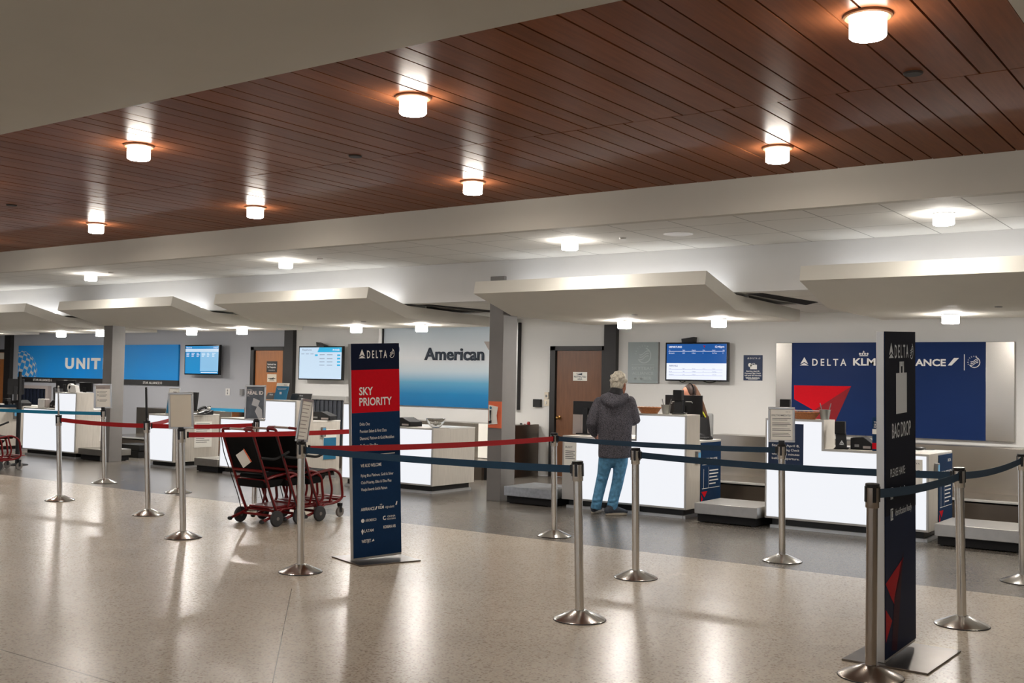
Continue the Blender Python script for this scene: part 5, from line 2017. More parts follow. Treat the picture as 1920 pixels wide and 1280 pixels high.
# nose, brow, lips, chin, ears
ellipse_chain(B, [(hc + face_d * 0.088 + Vector((0, 0, 0.012)), 0.010, 0.010), (hc + face_d * 0.108 + Vector((0, 0, -0.022)), 0.014, 0.013)], face_s, 8)
ball(B, hc + face_d * 0.085 + Vector((0, 0, -0.062)), 0.012, 0.024, 0.008, hrot, 8)
ball(B, hc + face_d * 0.075 + Vector((0, 0, -0.098)), 0.022, 0.028, 0.02, hrot, 8)
ball(B, hc + face_d * 0.082 + Vector((0, 0, 0.032)), 0.012, 0.05, 0.012, hrot, 8)
for s in (-1, 1):
    ball(B, hc + face_s * s * 0.077 - face_d * 0.006 + Vector((0, 0, -0.008)), 0.02, 0.009, 0.033, hrot, 8)
nb = mp_(1152, 752, 0.0)
ellipse_chain(B, [(nb, 0.075, 0.065), (mp_(1156, 738, 0.02), 0.062, 0.06), (hc + Vector((0, 0, -0.05)), 0.058, 0.058)], rgt2, 14)
SL, EL, WL_ = mp_(1125, 754), mp_(1109, 794, -0.04), mp_(1115, 815, 0.10)
SR, ER, WR = mp_(1180, 752), mp_(1191, 790, 0.0), mp_(1178, 790, 0.15)
ellipse_chain(B, [(mp_(1152, 756), 0.19, 0.09), (mp_(1153, 790, -0.01), 0.165, 0.105), (mp_(1152, 822), 0.16, 0.11), (mp_(1150, 848), 0.17, 0.12)], rgt2, 18)
ellipse_chain(B, [(SL, 0.05, 0.05), (EL, 0.04, 0.04), (WL_, 0.027, 0.024)], fwd2, 12)
ellipse_chain(B, [(SR, 0.05, 0.05), (ER, 0.04, 0.04), (WR, 0.027, 0.024)], fwd2, 12)
hand(B, WL_, (rgt2 * 0.35 + fwd2 * 0.8 + Vector((0, 0, -0.35))), rgt2, 1.0, 0.5, -1)
hand(B, WR, (-rgt2 * 0.95 + fwd2 * 0.15), Vector((0, 0, -1)), 1.0, 0.45, -1)
HL, KL, AL = mp_(1137, 852, 0.0), mp_(1131, 893, 0.03), mp_(1117.5, 950, 0.0)
HR, KR, AR = mp_(1164, 853, 0.0), mp_(1160.5, 892, 0.0), mp_(1147, 951, -0.03)
ellipse_chain(B, [(HL, 0.075, 0.08), (KL, 0.05, 0.055), (AL, 0.036, 0.04)], rgt2, 12)
ellipse_chain(B, [(HR, 0.075, 0.08), (KR, 0.05, 0.055), (AR, 0.036, 0.04)], rgt2, 12)
fl = F(1115, 962); fr_ = F(1146, 966)
ellipse_chain(B, [(V3(fl) + Vector((0, 0, 0.05)), 0.03, 0.03), (V3(fl) + fwd2 * 0.09 + rgt2 * 0.03 + Vector((0, 0, 0.045)), 0.025, 0.02)], rgt2, 10)
ellipse_chain(B, [(V3(fr_) + Vector((0, 0, 0.05)), 0.03, 0.03), (V3(fr_) + rgt2 * 0.10 + fwd2 * 0.03 + Vector((0, 0, 0.04)), 0.025, 0.018)], fwd2, 10)
melt(B, 'body', 'skin', man, off, 0.008, 4)
# eyes
for s in (-1, 1):
    E_ = MB(); ball(E_, hc + face_d * 0.083 + face_s * s * 0.03 + Vector((0, 0, 0.012)), 0.008, 0.012, 0.007, hrot, 8)
    E_.build('eye', 'letter_black', man, off=off)
# hair: cropped, thick at the back
Hh = MB()
ball(Hh, hc - face_d * 0.018 + Vector((0, 0, 0.03)), 0.098, 0.086, 0.112, hrot)
ball(Hh, hc - face_d * 0.05 + Vector((0, 0, -0.012)), 0.066, 0.078, 0.09, hrot)
ball(Hh, hc - face_d * 0.055 + Vector((0, 0, -0.055)), 0.045, 0.062, 0.05, hrot)
for k in range(46):
    th, ph = random.uniform(0, 2 * pi), random.uniform(0.1, 1.7)
    dv = Vector((cos(th) * sin(ph), sin(th) * sin(ph), cos(ph)))
    if dv.dot(face_d) > 0.45 and dv.z < 0.75:
        continue
    c = hc - face_d * 0.02 + Vector((0, 0, 0.02)) + Vector((dv.x * 0.09, dv.y * 0.09, dv.z * 0.11))
    ball(Hh, c, 0.022, 0.022, 0.02, 0, 6)
melt(Hh, 'hair', 'hair_grey', man, off, 0.008, 2)
# jacket
J = MB()
ellipse_chain(J, [(mp_(1154, 741), 0.10, 0.085), (mp_(1152, 751), 0.185, 0.10), (mp_(1152, 766, -0.01), 0.205, 0.118), (mp_(1153, 790, -0.02), 0.20, 0.13), (mp_(1153, 815, -0.02), 0.19, 0.13),
                  (mp_(1153, 838, -0.02), 0.188, 0.14), (mp_(1152.5, 848, -0.02), 0.187, 0.144), (mp_(1152.5, 857, -0.02), 0.186, 0.146)], rgt2, 22, cap='top')
ellipse_chain(J, [(SL, 0.068, 0.072), (mp_(1115, 775, -0.02), 0.068, 0.07), (EL, 0.062, 0.062), (mp_(1111, 805, 0.02), 0.055, 0.055), (mp_(1114.5, 813, 0.07), 0.045, 0.043)], fwd2, 14)
ellipse_chain(J, [(SR, 0.068, 0.072), (mp_(1186, 772, 0.0), 0.07, 0.07), (mp_(1191, 789, 0.0), 0.065, 0.062), (mp_(1188, 790, 0.08), 0.054, 0.052), (mp_(1180, 790, 0.14), 0.046, 0.044)], fwd2, 14)
# hood folded on the back
ellipse_chain(J, [(mp_(1131, 744, -0.07), 0.035, 0.04), (mp_(1141, 755, -0.13), 0.045, 0.045), (mp_(1147, 758, -0.145), 0.046, 0.045), (mp_(1160, 754, -0.13), 0.045, 0.045), (mp_(1174, 742, -0.06), 0.035, 0.04)], fwd2, 12)
ellipse_chain(J, [(mp_(1152, 744, -0.05), 0.13, 0.055), (mp_(1149, 754, -0.10), 0.085, 0.05)], rgt2, 14)
melt(J, 'jacket', 'jacket', man, off, 0.010, 5)
co_ = MB()
ellipse_chain(co_, [(mp_(1153, 743, -0.01), 0.105, 0.09), (mp_(1155, 736, 0.01), 0.085, 0.08), (mp_(1156.5, 731, 0.02), 0.074, 0.072)], rgt2, 18)
melt(co_, 'collar', 'jacket_dark', man, off, 0.010, 3)
hm = MB()
ellipse_chain(hm, [(mp_(1152.7, 832.5, -0.02), 0.190, 0.141), (mp_(1152.7, 834, -0.02), 0.190, 0.141)], rgt2, 22, cap=False)
# jeans
Jn = MB()
ellipse_chain(Jn, [(mp_(1151, 838), 0.165, 0.115), (mp_(1150.5, 856), 0.16, 0.115)], rgt2, 16)
ellipse_chain(Jn, [(mp_(1137.5, 850), 0.088, 0.1), (mp_(1135, 868), 0.082, 0.09), (mp_(1131, 889, 0.03), 0.069, 0.075), (mp_(1126.5, 908, 0.03), 0.064, 0.07), (mp_(1121, 932, 0.01), 0.060, 0.066), (mp_(1117.8, 949), 0.060, 0.066), (mp_(1117.2, 953.5), 0.059, 0.065)], rgt2, 14, cap='top')
ellipse_chain(Jn, [(mp_(1164, 850), 0.088, 0.1), (mp_(1163.5, 868), 0.082, 0.09), (mp_(1160.5, 889), 0.070, 0.075), (mp_(1157, 908, -0.01), 0.066, 0.07), (mp_(1151, 932, -0.02), 0.062, 0.066), (mp_(1147.7, 949, -0.03), 0.062, 0.066), (mp_(1147.2, 954.5, -0.03), 0.061, 0.065)], rgt2, 14, cap='top')
for (u, v, dd) in ((1131, 886, -0.03), (1128, 898, -0.03), (1160, 885, -0.06), (1158, 896, -0.06), (1118.5, 946, -0.05), (1149, 946, -0.08), (1119.5, 938, -0.05), (1150, 939, -0.08)):
    q = mp_(u, v, dd)
    ellipse_chain(Jn, [(q - rgt2 * 0.045, 0.012, 0.010), (q - fwd2 * 0.012, 0.015, 0.012), (q + rgt2 * 0.04 + Vector((0, 0, 0.015)), 0.012, 0.010)], Vector((0, 0, 1)), 8)
melt(Jn, 'jeans', 'denim', man, off, 0.009, 3)
# shoes
for nm, base_, dr in (('left', V3(fl), (fwd2 * 0.93 + rgt2 * 0.36).normalized()), ('right', V3(fr_) + fwd2 * 0.0, (rgt2 * 0.94 + fwd2 * 0.34).normalized())):
    sd_ = dr.cross(Vector((0, 0, 1)))
    S = MB()
    z = Vector((0, 0, 1))
    ellipse_chain(S, [(base_ - dr * 0.055 + z * 0.055, 0.034, 0.042), (base_ + z * 0.062, 0.042, 0.05), (base_ + dr * 0.07 + z * 0.058, 0.045, 0.044), (base_ + dr * 0.14 + z * 0.045, 0.046, 0.03), (base_ + dr * 0.185 + z * 0.038, 0.036, 0.02)], sd_, 14)
    ellipse_chain(S, [(base_ - dr * 0.01 + z * 0.055, 0.05, 0.045), (base_ - dr * 0.01 + z * 0.095, 0.048, 0.044)], sd_, 12)
    so = melt(S, 'shoe', 'shoe_dark', man, off, 0.007, 3)
    pts = []
    for i in range(20):
        th = 2 * pi * i / 20
        lx = 0.062 + 0.135 * cos(th)
        pts.append(base_ + dr * lx + sd_ * (0.05 * sin(th) * (1.0 if cos(th) > -0.2 else 0.9)))
    MB().prism([p_ + z * (0.002 - p_.z) for p_ in pts], (0, 0, 0.03)).build('sole', 'shoe_sole', so, off=off, bevel=0.006)

# ---- the clerk behind the counter
DC = 13.55
def cp(u, v, dd=0.0):
    return V3(Q(u, v, DC + dd))


ag_ = cp(1305, 850)
clerk = thing('person', 'clerk with long brown hair in black jacket with yellow piping, behind the monitor', 'person', (ag_.x, ag_.y, 0))
off = clerk.location
hc2 = cp(1291, 741)
f2 = (-rgt2 * 0.86 - fwd2 * 0.35 + Vector((0, 0, -0.35))).normalized()
f2h = Vector((f2.x, f2.y, 0)).normalized()
s2 = f2h.cross(Vector((0, 0, 1)))
r2 = math.atan2(f2.y, f2.x)
B = MB()
ball(B, hc2 + Vector((0, 0, 0.01)), 0.096, 0.075, 0.115, r2)
ball(B, hc2 + f2h * 0.04 + Vector((0, 0, -0.05)), 0.06, 0.05, 0.07, r2)
ellipse_chain(B, [(hc2 + f2h * 0.09 + Vector((0, 0, 0.0)), 0.010, 0.010), (hc2 + f2h * 0.108 + Vector((0, 0, -0.03)), 0.013, 0.012)], s2, 8)
ball(B, hc2 + f2h * 0.085 + Vector((0, 0, -0.068)), 0.012, 0.022, 0.008, r2, 8)
for s in (-1, 1):
    ball(B, hc2 + s2 * s * 0.076 + Vector((0, 0, -0.02)), 0.018, 0.01, 0.03, r2, 8)
ellipse_chain(B, [(cp(1303, 775), 0.06, 0.055), (hc2 + Vector((0, 0, -0.06)), 0.05, 0.05)], rgt2, 12)
SLc, SRc = cp(1288, 782, -0.1), cp(1320, 782, 0.08)
ellipse_chain(B, [(cp(1304, 785), 0.16, 0.09), (cp(1308, 815), 0.14, 0.1), (cp(1310, 850), 0.16, 0.11), (V3((cp(1311, 870).x, cp(1311, 870).y, 0.76)), 0.17, 0.12)], rgt2, 16)
ec1, wc1 = cp(1276, 818, -0.15), cp(1268, 814, -0.34)
ec2, wc2 = cp(1322, 822, -0.02), cp(1300, 817, -0.28)
ellipse_chain(B, [(SLc, 0.045, 0.045), (ec1, 0.036, 0.036), (wc1, 0.025, 0.022)], fwd2, 10)
ellipse_chain(B, [(SRc, 0.045, 0.045), (ec2, 0.036, 0.036), (wc2, 0.025, 0.022)], fwd2, 10)
hand(B, wc1, -fwd2, Vector((0, 0, -1)), 0.9, 0.5, 1)
hand(B, wc2, -fwd2 - rgt2 * 0.4, Vector((0, 0, -1)), 0.9, 0.5, -1)
pc = cp(1311, 870)
for s in (-1, 1):
    hip = Vector((pc.x, pc.y, 0.78)) + rgt2 * 0.09 * s
    knee = hip - fwd2 * 0.02 + Vector((0, 0, -0.36))
    ank = Vector((hip.x, hip.y, 0.08))
    ellipse_chain(B, [(hip, 0.08, 0.08), (knee, 0.055, 0.055), (ank, 0.035, 0.035)], rgt2, 10)
    ellipse_chain(B, [(ank + Vector((0, 0, -0.035)), 0.032, 0.028), (ank - fwd2 * 0.14 + Vector((0, 0, -0.045)), 0.035, 0.022)], rgt2, 10)
melt(B, 'body', 'skin', clerk, off, 0.009, 4)
for s in (-1, 1):
    E_ = MB(); ball(E_, hc2 + f2h * 0.084 + s2 * s * 0.03 + Vector((0, 0, 0.004)), 0.008, 0.011, 0.007, r2, 8)
    E_.build('eye', 'letter_black', clerk, off=off)
Hh = MB()
ball(Hh, hc2 - f2h * 0.022 + Vector((0, 0, 0.032)), 0.098, 0.086, 0.112, r2)
ball(Hh, hc2 - f2h * 0.05 + Vector((0, 0, -0.01)), 0.07, 0.08, 0.09, r2)
melt(Hh, 'hair', 'hair_dark', clerk, off, 0.009, 2)
Hl = MB()
ellipse_chain(Hl, [(cp(1299, 726, 0.03), 0.045, 0.05), (cp(1307, 742, 0.0), 0.05, 0.06), (cp(1314, 760, -0.02), 0.048, 0.055), (cp(1320, 775, -0.03), 0.04, 0.045), (cp(1326, 787, -0.03), 0.02, 0.025)], rgt2, 12)
melt(Hl, 'long_hair', 'hair_brown', clerk, off, 0.008, 2)
hb_ = MB().tube([hc2 - f2h * 0.02 + s2 * 0.1 * cos(a_) + Vector((0, 0, 0.02 + 0.13 * sin(a_))) for a_ in [pi * i / 12 for i in range(13)]], 0.006, 6)
hb_.build('headband', 'black_gloss', clerk, off=off)
J = MB()
ellipse_chain(J, [(cp(1303, 775), 0.09, 0.08), (cp(1304, 783), 0.17, 0.10), (cp(1308, 815), 0.165, 0.12), (cp(1310, 850), 0.17, 0.125), (cp(1311, 862), 0.172, 0.125)], rgt2, 18)
ellipse_chain(J, [(SLc, 0.06, 0.06), (ec1, 0.05, 0.05), (ec1.lerp(wc1, 0.85), 0.04, 0.04)], fwd2, 12)
ellipse_chain(J, [(SRc, 0.06, 0.06), (ec2, 0.055, 0.055), (ec2.lerp(wc2, 0.85), 0.04, 0.04)], fwd2, 12)
melt(J, 'jacket', 'vest_black', clerk, off, 0.010, 3)
MB().tube([cp(1311, 766, -0.12), cp(1318, 773, -0.10), cp(1323, 783, -0.06)], 0.009, 8).build('yellow_piping', 'vest_yellow', clerk, off=off)
Jn = MB()
for s in (-1, 1):
    hip = Vector((pc.x, pc.y, 0.78)) + rgt2 * 0.09 * s
    knee = hip - fwd2 * 0.02 + Vector((0, 0, -0.36))
    ank = Vector((hip.x, hip.y, 0.1))
    ellipse_chain(Jn, [(hip, 0.1, 0.1), (knee, 0.07, 0.07), (ank, 0.055, 0.055)], rgt2, 10)
melt(Jn, 'trousers', 'vest_black', clerk, off, 0.012, 3)
# her swivel chair, grey back showing at her right
cc = cp(1330, 830, 0.02)
bk = Q(1313, 830, DC + 0.32)
ch = thing('office_chair', 'grey-edged office chair back just right of the clerk', 'chair', (bk[0], bk[1], 0))
off = ch.location
b0 = Vector((bk[0], bk[1], 0)) + fwd2 * 0.17
MB().prism([b0 - rgt2 * 0.2 + Vector((0, 0, 0.5)), b0 + rgt2 * 0.2 + Vector((0, 0, 0.5)), b0 + rgt2 * 0.2 + Vector((0, 0, 1.12)), b0 - rgt2 * 0.2 + Vector((0, 0, 1.12))], fwd2 * 0.05).build('backrest', 'grey_plastic', ch, off=off, bevel=0.02)
c0 = Vector((bk[0], bk[1], 0))
MB().lathe([(0.0005, 0.36), (0.22, 0.36), (0.235, 0.38), (0.23, 0.40), (0.0005, 0.405)], c0, 24).build('seat', 'black_matte', ch, off=off)
MB().tube([c0 + Vector((0, 0, 0.06)), c0 + Vector((0, 0, 0.37))], 0.025, 12).build('stem', 'black_plastic', ch, off=off)
for k in range(5):
    th = 2 * pi * k / 5
    e_ = c0 + Vector((cos(th), sin(th), 0)) * 0.2
    l_ = MB().tube([c0 + Vector((0, 0, 0.09)), e_ + Vector((0, 0, 0.06))], 0.018, 8).build('leg', 'black_plastic', ch, off=off)
    MB().lathe([(0.0005, -0.02), (0.027, -0.018), (0.027, 0.018), (0.0005, 0.02)], e_ + Vector((0, 0, 0.028)), 12, 'x').build('caster', 'black_plastic', l_, off=off)


# ================================================================== THINGS ON THE COUNTERS
def basket(label, x, y, z, w=0.14, d=0.09, h=0.065):
    o = thing('wicker_basket', label, 'basket', (x, y, z), group='wicker baskets on the counters')
    b = MB()
    vs, fs = [], []
    n = 28
    rings = [(0.0, 0.72, 0.72), (0.012, 0.76, 0.76), (0.04, 0.92, 0.92), (h, 1.0, 1.0), (h, 0.93, 0.9), (0.02, 0.7, 0.7)]
    for zz, kx, ky in rings:
        for j in range(n):
            th = 2 * pi * j / n
            wob = 1 + 0.02 * (j % 2)
            vs.append((w * kx * wob * cos(th), d * ky * wob * sin(th), zz))
    for i in range(len(rings) - 1):
        for j in range(n):
            j2 = (j + 1) % n
            fs.append((i * n + j, i * n + j2, (i + 1) * n + j2, (i + 1) * n + j))
    fs.append(tuple(range(n - 1, -1, -1)))
    fs.append(tuple((len(rings) - 1) * n + j for j in range(n)))
    b.add(vs, fs).build('bowl', 'basket', o)
    MB().tube([(w * cos(2 * pi * j / 36), d * sin(2 * pi * j / 36), h + 0.004 * (j % 2)) for j in range(36)], 0.008, 8, closed=True).build('braided_rim', 'basket', o)
    return o


def pen_cup(label, x, y, z):
    o = thing('pen_cup', label, 'cup', (x, y, z), group='tin cups of pens')
    MB().lathe([(0.0005, 0), (0.042, 0), (0.058, 0.10), (0.06, 0.104), (0.055, 0.104), (0.04, 0.006), (0.0005, 0.006)], n=24).build('cup', mat('tin', (170, 172, 168), 0.35, 0.6, noise=0.1), o)
    for dx, tilt in ((-0.012, -0.28), (0.02, 0.25)):
        MB().tube([(dx, 0, 0.01), (dx + tilt * 0.16, 0.01, 0.17)], 0.005, 6).build('pen', 'grey_plastic', o)
    return o


def on(u, v, y, z):
    """x of a photo column at depth y"""
    return P(1, y, u, v)[0]


zh, zl = 1.1512, 0.8562
basket('woven basket on the raised ledge beside the man', on(1217.5, 770, 11.1, zh), 11.1, zh)
pen_cup('tin pen cup between the woven basket and the back of the monitor', on(1249, 768, 11.1, zh), 11.1, zh)
basket('woven basket on the raised ledge below the red triangle', on(1510.5, 780, 11.1, zh), 11.1, zh)
pen_cup('tin pen cup at the end of the ledge below the red triangle', on(1545.5, 780, 11.1, zh), 11.12, zh)


def reader(label, x, y, z, h=0.2, logo=True, rz=0.0):
    o = thing('passport_reader', label, 'card reader', (x, y, z), rz, group='black passport readers')
    MB().prism([(-0.07, -0.06, 0), (-0.07, 0.06, 0), (-0.055, 0.05, 0.02), (-0.055, -0.045, 0.02)], (0.14, 0, 0)).build('base', 'black_plastic', o, bevel=0.004)
    st = MB().prism([(-0.05, -0.045, 0.0), (0.06, -0.045, 0.0), (0.048, -0.03, h * 0.62), (-0.05, -0.03, h * 0.62)], (0, 0.05, 0)).build('stand', 'black_plastic', o, bevel=0.004)
    MB().box(-0.058, 0.045, -0.06, 0.03, h * 0.55, h).build('head', 'black_matte', o, bevel=0.006)
    if logo:
        b = MB(); delta_mark(b, (0.012, -0.047, 0.045), WX, WZ, 0.05)
        b.build('mark', 'letter_pale', st)
    return o


reader('black reader with white triangle mark on the low part of the right counter', on(1577, 838, 11.08, zl), 11.08, zl, 0.285, True, 0.2)
reader('black reader on the raised ledge above the text notice', on(1474, 770, 11.2, zh), 11.2, zh, 0.20, False, 0.2)


def monitor(label, x, y, z, w, h, rz, tilt=0.0, stand=0.12, hook=False):
    o = thing('monitor', label, 'monitor', (x, y, z), rz, group='black counter monitors')
    zb = stand
    sh = tilt * h
    MB().prism([(-w / 2, 0, zb), (w / 2, 0, zb), (w / 2 - 0.0, 0 + sh, zb + h), (-w / 2, 0 + sh, zb + h)], (0, 0.035, 0)).build('shell', 'black_plastic', o, bevel=0.006)
    MB().prism([(-w / 2 + 0.012, 0.0352, zb + 0.014), (w / 2 - 0.012, 0.0352, zb + 0.014), (w / 2 - 0.012, 0.0352 + sh * 0.96, zb + h - 0.014), (-w / 2 + 0.012, 0.0352 + sh * 0.96, zb + h - 0.014)], (0, 0.002, 0)).build('display', 'black_gloss', o)
    MB().box(-0.03, 0.03, -0.03, 0.0, 0.0, zb + h * 0.5).build('neck', 'black_plastic', o, bevel=0.004)
    MB().box(-0.10, 0.10, -0.08, 0.08, 0.0, 0.014).build('foot', 'black_plastic', o, bevel=0.004)
    return o


# man's counter
mo = monitor('wide black monitor back in front of the clerk', on(1281, 770, 11.42, zh), 11.42, zl, 0.45, 0.25, 0.12, 0.0, stand=0.26)
b = MB().tube([(-0.14, -0.006, 0.405), (-0.135, -0.006, 0.43), (-0.08, -0.006, 0.435)], 0.006, 6).tube([(0.03, -0.006, 0.435), (0.10, -0.006, 0.435), (0.115, -0.006, 0.42)], 0.006, 6)
b.build('silver_clip', 'silver_trim', mo)
reader('tall black reader standing against the clerk\'s monitor', on(1273.5, 770, 11.14, zh), 11.14, zh, 0.275, False, 0.15)
mo2 = monitor('black monitor back left of the man, in front of the wood door', on(1099, 765, 11.4, zl), 11.4, zl, 0.36, 0.165, 0.1, 0.0, stand=0.24)
MB().box(-0.17, -0.06, -0.02, 0.0, 0.0, 0.24).box(-0.055, 0.17, -0.02, 0.0, 0.0, 0.24).build('lower_panel', 'paper_grey', mo2)
kb = thing('keyboard', 'black keyboard end on the low worktop right of the clerk', 'keyboard', (-5.62, 11.6, zl))
MB().box(-0.08, 0.2, -0.08, 0.08, 0.0, 0.02).build('case', 'black_plastic', kb, bevel=0.004)
b = MB()
for i in range(8):
    for j in range(4):
        b.box(-0.07 + i * 0.033, -0.042 + i * 0.033, -0.07 + j * 0.036, -0.04 + j * 0.036, 0.02, 0.026)
b.build('keys', 'black_matte', kb)
# right counter: ledge bin, printer, leaflet stand, mouse
t = thing('ledge_rail', 'thin white glass shelf edge above the basket below the red triangle', 'shelf', (-4.1, 11.25, zh))
x0_, x1_ = on(1489, 770, 11.25, zh), on(1552, 770, 11.25, zh)
MB().box(x0_, x1_, 11.22, 11.30, 1.232, 1.24).build('shelf', 'counter_top', t, off=t.location)
for xx in (x0_ + 0.02, x1_ - 0.03):
    MB().box(xx, xx + 0.01, 11.24, 11.28, zh, 1.232).build('bracket', 'silver_trim', t, off=t.location)


def printer(label, x, y, z, w=0.24, d=0.22, h=0.12, rz=0.0, flip=1):
    o = thing('ticket_printer', label, 'printer', (x, y, z), rz, group='black ticket printers')
    MB().prism([(-w / 2 * flip, -d / 2, 0), (w / 2 * flip, -d / 2, 0), (w / 2 * flip, -d / 2, h * 0.5), (0.02 * flip, -d / 2, h), (-w / 2 * flip, -d / 2, h * 0.9)], (0, d, 0)).build('case', 'black_matte', o, bevel=0.006)
    MB().box(w * 0.08, w * 0.42, -d / 2 - 0.004, -d / 2, h * 0.1, h * 0.3).build('paper_slot', 'paper_grey', o)
    MB().box(-w * 0.3, -w * 0.1, -d / 2 - 0.005, -d / 2, h * 0.2, h * 0.4).build('button_pad', 'grey_plastic', o)
    return o


printer('black printer on the low right counter beside the white-marked reader', on(1613, 838, 11.15, zl), 11.25, zl, 0.22, 0.2, 0.13, 0.1)
t = thing('leaflet_stand', 'upright navy and red leaflet stand at the left edge of the bag drop tower', 'leaflet stand', (on(1642, 842, 11.05, zl), 11.05, zl))
MB().box(-0.035, 0.10, 0, 0.012, 0.0, 0.34).build('card', 'sign_navy', t)
MB().box(-0.035, 0.10, -0.002, 0, 0.02, 0.08).build('red_band', 'sign_red', t)
MB().box(-0.035, 0.10, -0.002, 0, 0.17, 0.22).build('white_band', 'paper', t)
MB().text('TH', (-0.018, -0.001, 0.28), WX, WZ, 0.018, 0.01).text('SE', (-0.018, -0.001, 0.255), WX, WZ, 0.018, 0.01).text('FO', (-0.018, -0.001, 0.23), WX, WZ, 0.018, 0.01).build('lettering', 'letter_white', t)
t = thing('computer_mouse', 'black mouse at the back of the low right counter, beyond the tower', 'mouse', (on(1722, 838, 11.6, zl), 11.62, zl))
Bm = MB(); ball(Bm, (0, 0, 0.019), 0.07, 0.04, 0.018, 0.3, 8); Bm.build('shell', 'black_plastic', t)
MB().tube([(0.06, 0, 0.008), (0.1, 0.03, 0.006), (0.13, 0.1, 0.006)], 0.004, 6).build('cord', 'black_plastic', t)

# mural counter: printer and glass bowl
printer('black printer beside the glass bowl, partly behind the priority tower', on(758, 790, 11.15, zl), 11.2, zl, 0.34, 0.25, 0.12)
bx = on(817, 793, 11.13, zl)
gb = thing('glass_bowl', 'clear bowl of wrapped sweets on the low counter under the mural', 'bowl', (bx, 11.13, zl))
MB().lathe([(0.0005, 0.002), (0.05, 0.002), (0.085, 0.03), (0.115, 0.075), (0.128, 0.12), (0.131, 0.122), (0.124, 0.122), (0.11, 0.078), (0.08, 0.036), (0.045, 0.010), (0.0005, 0.010)], n=40).build('bowl', 'clear_plastic', gb)
cd = MB()
for k in range(60):
    th, rr = random.uniform(0, 2 * pi), random.uniform(0, 0.075)
    c = (bx + rr * cos(th), 11.13 + rr * sin(th), zl + 0.028 + rr * 0.3 + random.uniform(0, 0.028))
    ball(cd, c, 0.016, 0.010, 0.009, random.uniform(0, 3), 5)
o = cd.build('sweets', 'candy_white')
tag(o, 'white wrapped sweets heaped in the clear bowl', 'sweets', kind='stuff')

# middle bay, right counter: two monitors, blue card, printer
x_ = on(548, 745, 11.2, zh)
for (u0, u1, v0, v1, lab, k) in ((497, 514, 735, 748, 'flat black screen left of the blue leaflet card on the raised ledge', 0), (543, 581, 736, 748.5, 'flat black screen right of the blue leaflet card on the raised ledge', 1)):
    xa, xb = on(u0, v1, 11.2, zh), on(u1, v1, 11.2, zh)
    o = thing('counter_display', lab, 'screen', (xa, 11.2, zh), group='flat screens on the raised ledge')
    MB().prism([(0, 0, 0), (xb - xa, 0, 0), (xb - xa - 0.02, 0.05, 0.10), (0, 0.05, 0.10)], (0, 0.02, 0)).build('shell', 'black_plastic', o, bevel=0.004)
    MB().text('Alaska', ((xb - xa) / 2, 0.028, 0.06), WX, (0, 0.5, 1), 0.022, 0.01, None, 'c', depth=0.004).build('mark', 'letter_pale', o)
xa, xb = on(513, 746, 11.12, zh), on(537.5, 746, 11.12, zh)
o = thing('leaflet_card', 'blue leaflet card with white top propped on the raised ledge', 'leaflet stand', (xa, 11.12, zh + 0.002))
w_ = xb - xa
MB().prism([(0, 0, 0), (w_ * 0.94, 0, 0), (w_ * 1.04, 0.03, 0.20), (w_ * 0.1, 0.03, 0.20)], (0, 0.006, 0)).build('card', 'paper_blue', o)
MB().prism([(w_ * 0.1, 0.024, 0.20), (w_ * 1.04, 0.024, 0.20), (w_ * 1.055, 0.03, 0.247), (w_ * 0.12, 0.03, 0.247)], (0, 0.006, 0)).build('white_top', 'paper', o)
b = MB().text('Alaska', (w_ * 0.9, 0.026, 0.212), WX, WZ, 0.018, 0.0, None, 'r', depth=0.004)
b.build('mark', 'letter_dark', o)
b = MB().box(w_ * 0.2, w_ * 0.9, 0.018, 0.0185, 0.165, 0.17).box(w_ * 0.25, w_ * 0.85, 0.016, 0.0165, 0.15, 0.155).box(w_ * 0.42, w_ * 0.58, 0.006, 0.007, 0.08, 0.115)
b.build('lettering', 'letter_pale', o)
printer('black printer on the low rear desk left of the priority tower', on(603, 783, 11.62, zl), 11.65, zl, 0.34, 0.24, 0.13, 0.35)
# middle bay, left counter: tall leaflet frame, laptop screen, phone
xa = on(333, 770, 11.1, zl)
o = thing('leaflet_display', 'tall blue and white leaflet frame leaning on the narrow low counter', 'leaflet stand', (on(310, 772, 11.05, zl), 11.05, zl))
MB().prism([(0.0, 0, 0), (0.24, 0, 0), (0.25, 0.08, 0.42), (-0.02, 0.08, 0.42)], (0, 0.012, 0)).build('frame', 'silver_trim', o, bevel=0.003)
MB().prism([(0.02, -0.002, 0.02), (0.222, -0.002, 0.02), (0.232, 0.056, 0.325), (0.004, 0.056, 0.325)], (0, 0.004, 0)).build('blue_sheet', 'paper_blue', o)
MB().prism([(0.004, 0.056, 0.325), (0.232, 0.056, 0.325), (0.234, 0.072, 0.405), (0.0, 0.072, 0.405)], (0, 0.004, 0)).build('white_sheet', 'paper', o)
MB().text('Alaska', (0.2, 0.062, 0.35), WX, WZ, 0.022, 0.0, 0.09, 'r', depth=0.004).build('mark', 'letter_dark', o)
MB().text('Please now verify', (0.02, 0.044, 0.285), WX, WZ, 0.016, 0.005, 0.16, depth=0.004).text('your bags', (0.02, 0.036, 0.255), WX, WZ, 0.014, 0.0, 0.09, depth=0.004).build('lettering', 'letter_pale', o)
monitor('black monitor on the narrow low counter behind the blank sign', on(357, 772, 11.35, zl), 11.35, zl, 0.30, 0.30, -0.15, 0.10, stand=0.06)
o = thing('desk_phone', 'black desk phone on the narrow low counter right of the monitor', 'phone', (on(385, 772, 11.45, zl), 11.45, zl), 0.2)
MB().prism([(-0.09, -0.09, 0), (-0.09, 0.09, 0), (-0.09, 0.09, 0.075), (-0.09, -0.09, 0.025)], (0.18, 0, 0)).build('base', 'black_plastic', o, bevel=0.006)
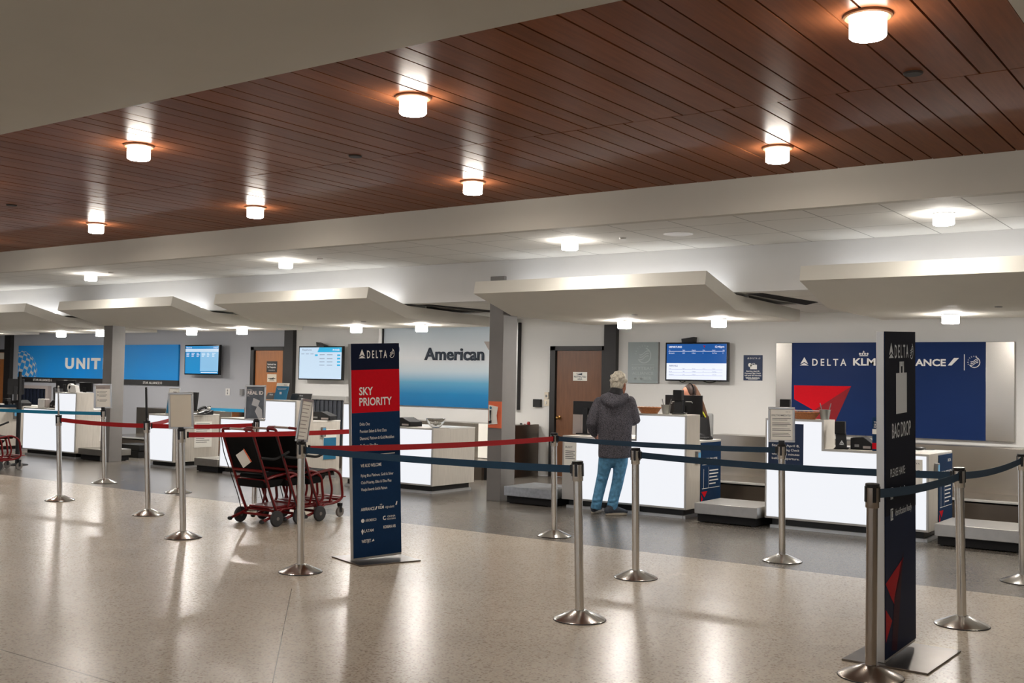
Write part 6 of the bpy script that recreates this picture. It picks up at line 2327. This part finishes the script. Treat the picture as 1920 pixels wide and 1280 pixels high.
MB().tube(bend([(-0.06, -0.09, 0.07), (-0.06, -0.05, 0.10), (-0.06, 0.06, 0.125), (-0.06, 0.09, 0.10)], 0.03), 0.02, 10).build('handset', 'black_matte', o)
MB().box(0.0, 0.07, -0.05, 0.05, 0.06, 0.066).build('keypad', 'grey_plastic', o)
Bq = MB(); ball(Bq, (0.02, 0.06, 0.1), 0.035, 0.03, 0.03, 0, 8); Bq.build('bell', 'silver_trim', o)

# left bay: things on the counters
o = thing('tape_dispenser', 'white tape roll dispenser on the raised ledge of the left bay', 'tape dispenser', (on(138, 735, 11.15, zh), 11.15, zh))
MB().lathe([(0.035, -0.03), (0.075, -0.03), (0.075, 0.03), (0.035, 0.03), (0.035, -0.03)], (-0.08, 0.0, 0.08), 24, 'y').build('roll', 'white_plastic', o)
MB().prism([(-0.12, -0.04, 0), (0.14, -0.04, 0), (0.10, -0.04, 0.12), (0.0, -0.04, 0.13), (-0.10, -0.04, 0.03)], (0, 0.08, 0)).build('stand', 'white_plastic', o, bevel=0.005)
monitor('low black monitor behind the tape dispenser in the left bay', on(160, 735, 11.5, zh), 11.5, zl, 0.34, 0.17, 0.1, 0.0, stand=0.30)
monitor('black monitor with grey mast above the left end counter', on(118, 725, 11.55, zh), 11.6, zl, 0.42, 0.16, 0.35, 0.0, stand=0.34)
o = thing('tissue_box', 'white square box on the low worktop of the left bay', 'box', (on(82, 755, 11.1, zl), 11.1, zl), 0.1)
MB().box(-0.1, 0.08, -0.05, 0.06, 0.0, 0.16).build('carton', 'white_plastic', o, bevel=0.006)
MB().box(0.08, 0.10, -0.04, 0.05, 0.01, 0.15).build('side_flap', 'paper_grey', o, bevel=0.003)
printer('tilted dark printer right of the white box in the left bay', on(101, 755, 11.2, zl), 11.27, zl, 0.22, 0.18, 0.14, 0.1, -1)
monitor('black monitor on a grey stand at the far left edge, in profile', on(20, 735, 11.5, zl), 11.6, zl, 0.30, 0.30, 0.9, -0.1, stand=0.20)
o = thing('office_chair', 'dark office chair behind the left end counter, in profile', 'chair', (-19.9, 12.5, 0))
MB().prism([(-0.02, -0.2, 0.55), (0.06, -0.2, 0.55), (-0.02, -0.2, 1.22), (-0.09, -0.2, 1.20)], (0, 0.4, 0)).build('backrest', 'black_matte', o, bevel=0.02)
MB().lathe([(0.0005, 0.46), (0.23, 0.46), (0.24, 0.49), (0.0005, 0.52)], (-0.2, 0, 0), 20).build('seat', 'black_matte', o)
MB().tube([(-0.2, 0, 0.05), (-0.2, 0, 0.46)], 0.025, 10).build('stem', 'black_plastic', o)
for k in range(5):
    th = 2 * pi * k / 5
    MB().tube([(-0.2, 0, 0.08), (-0.2 + 0.26 * cos(th), 0.26 * sin(th), 0.03)], [0.02, 0.03], 8).build('leg', 'black_plastic', o)
printer('black printer on the end counter at the far left edge', on(36, 755, 11.3, zl) , 11.35, zl, 0.30, 0.22, 0.11)
reader('black reader on the end counter beside the far left monitor', on(10, 758, 11.1, zl), 11.15, zl, 0.14, False, 0.2)
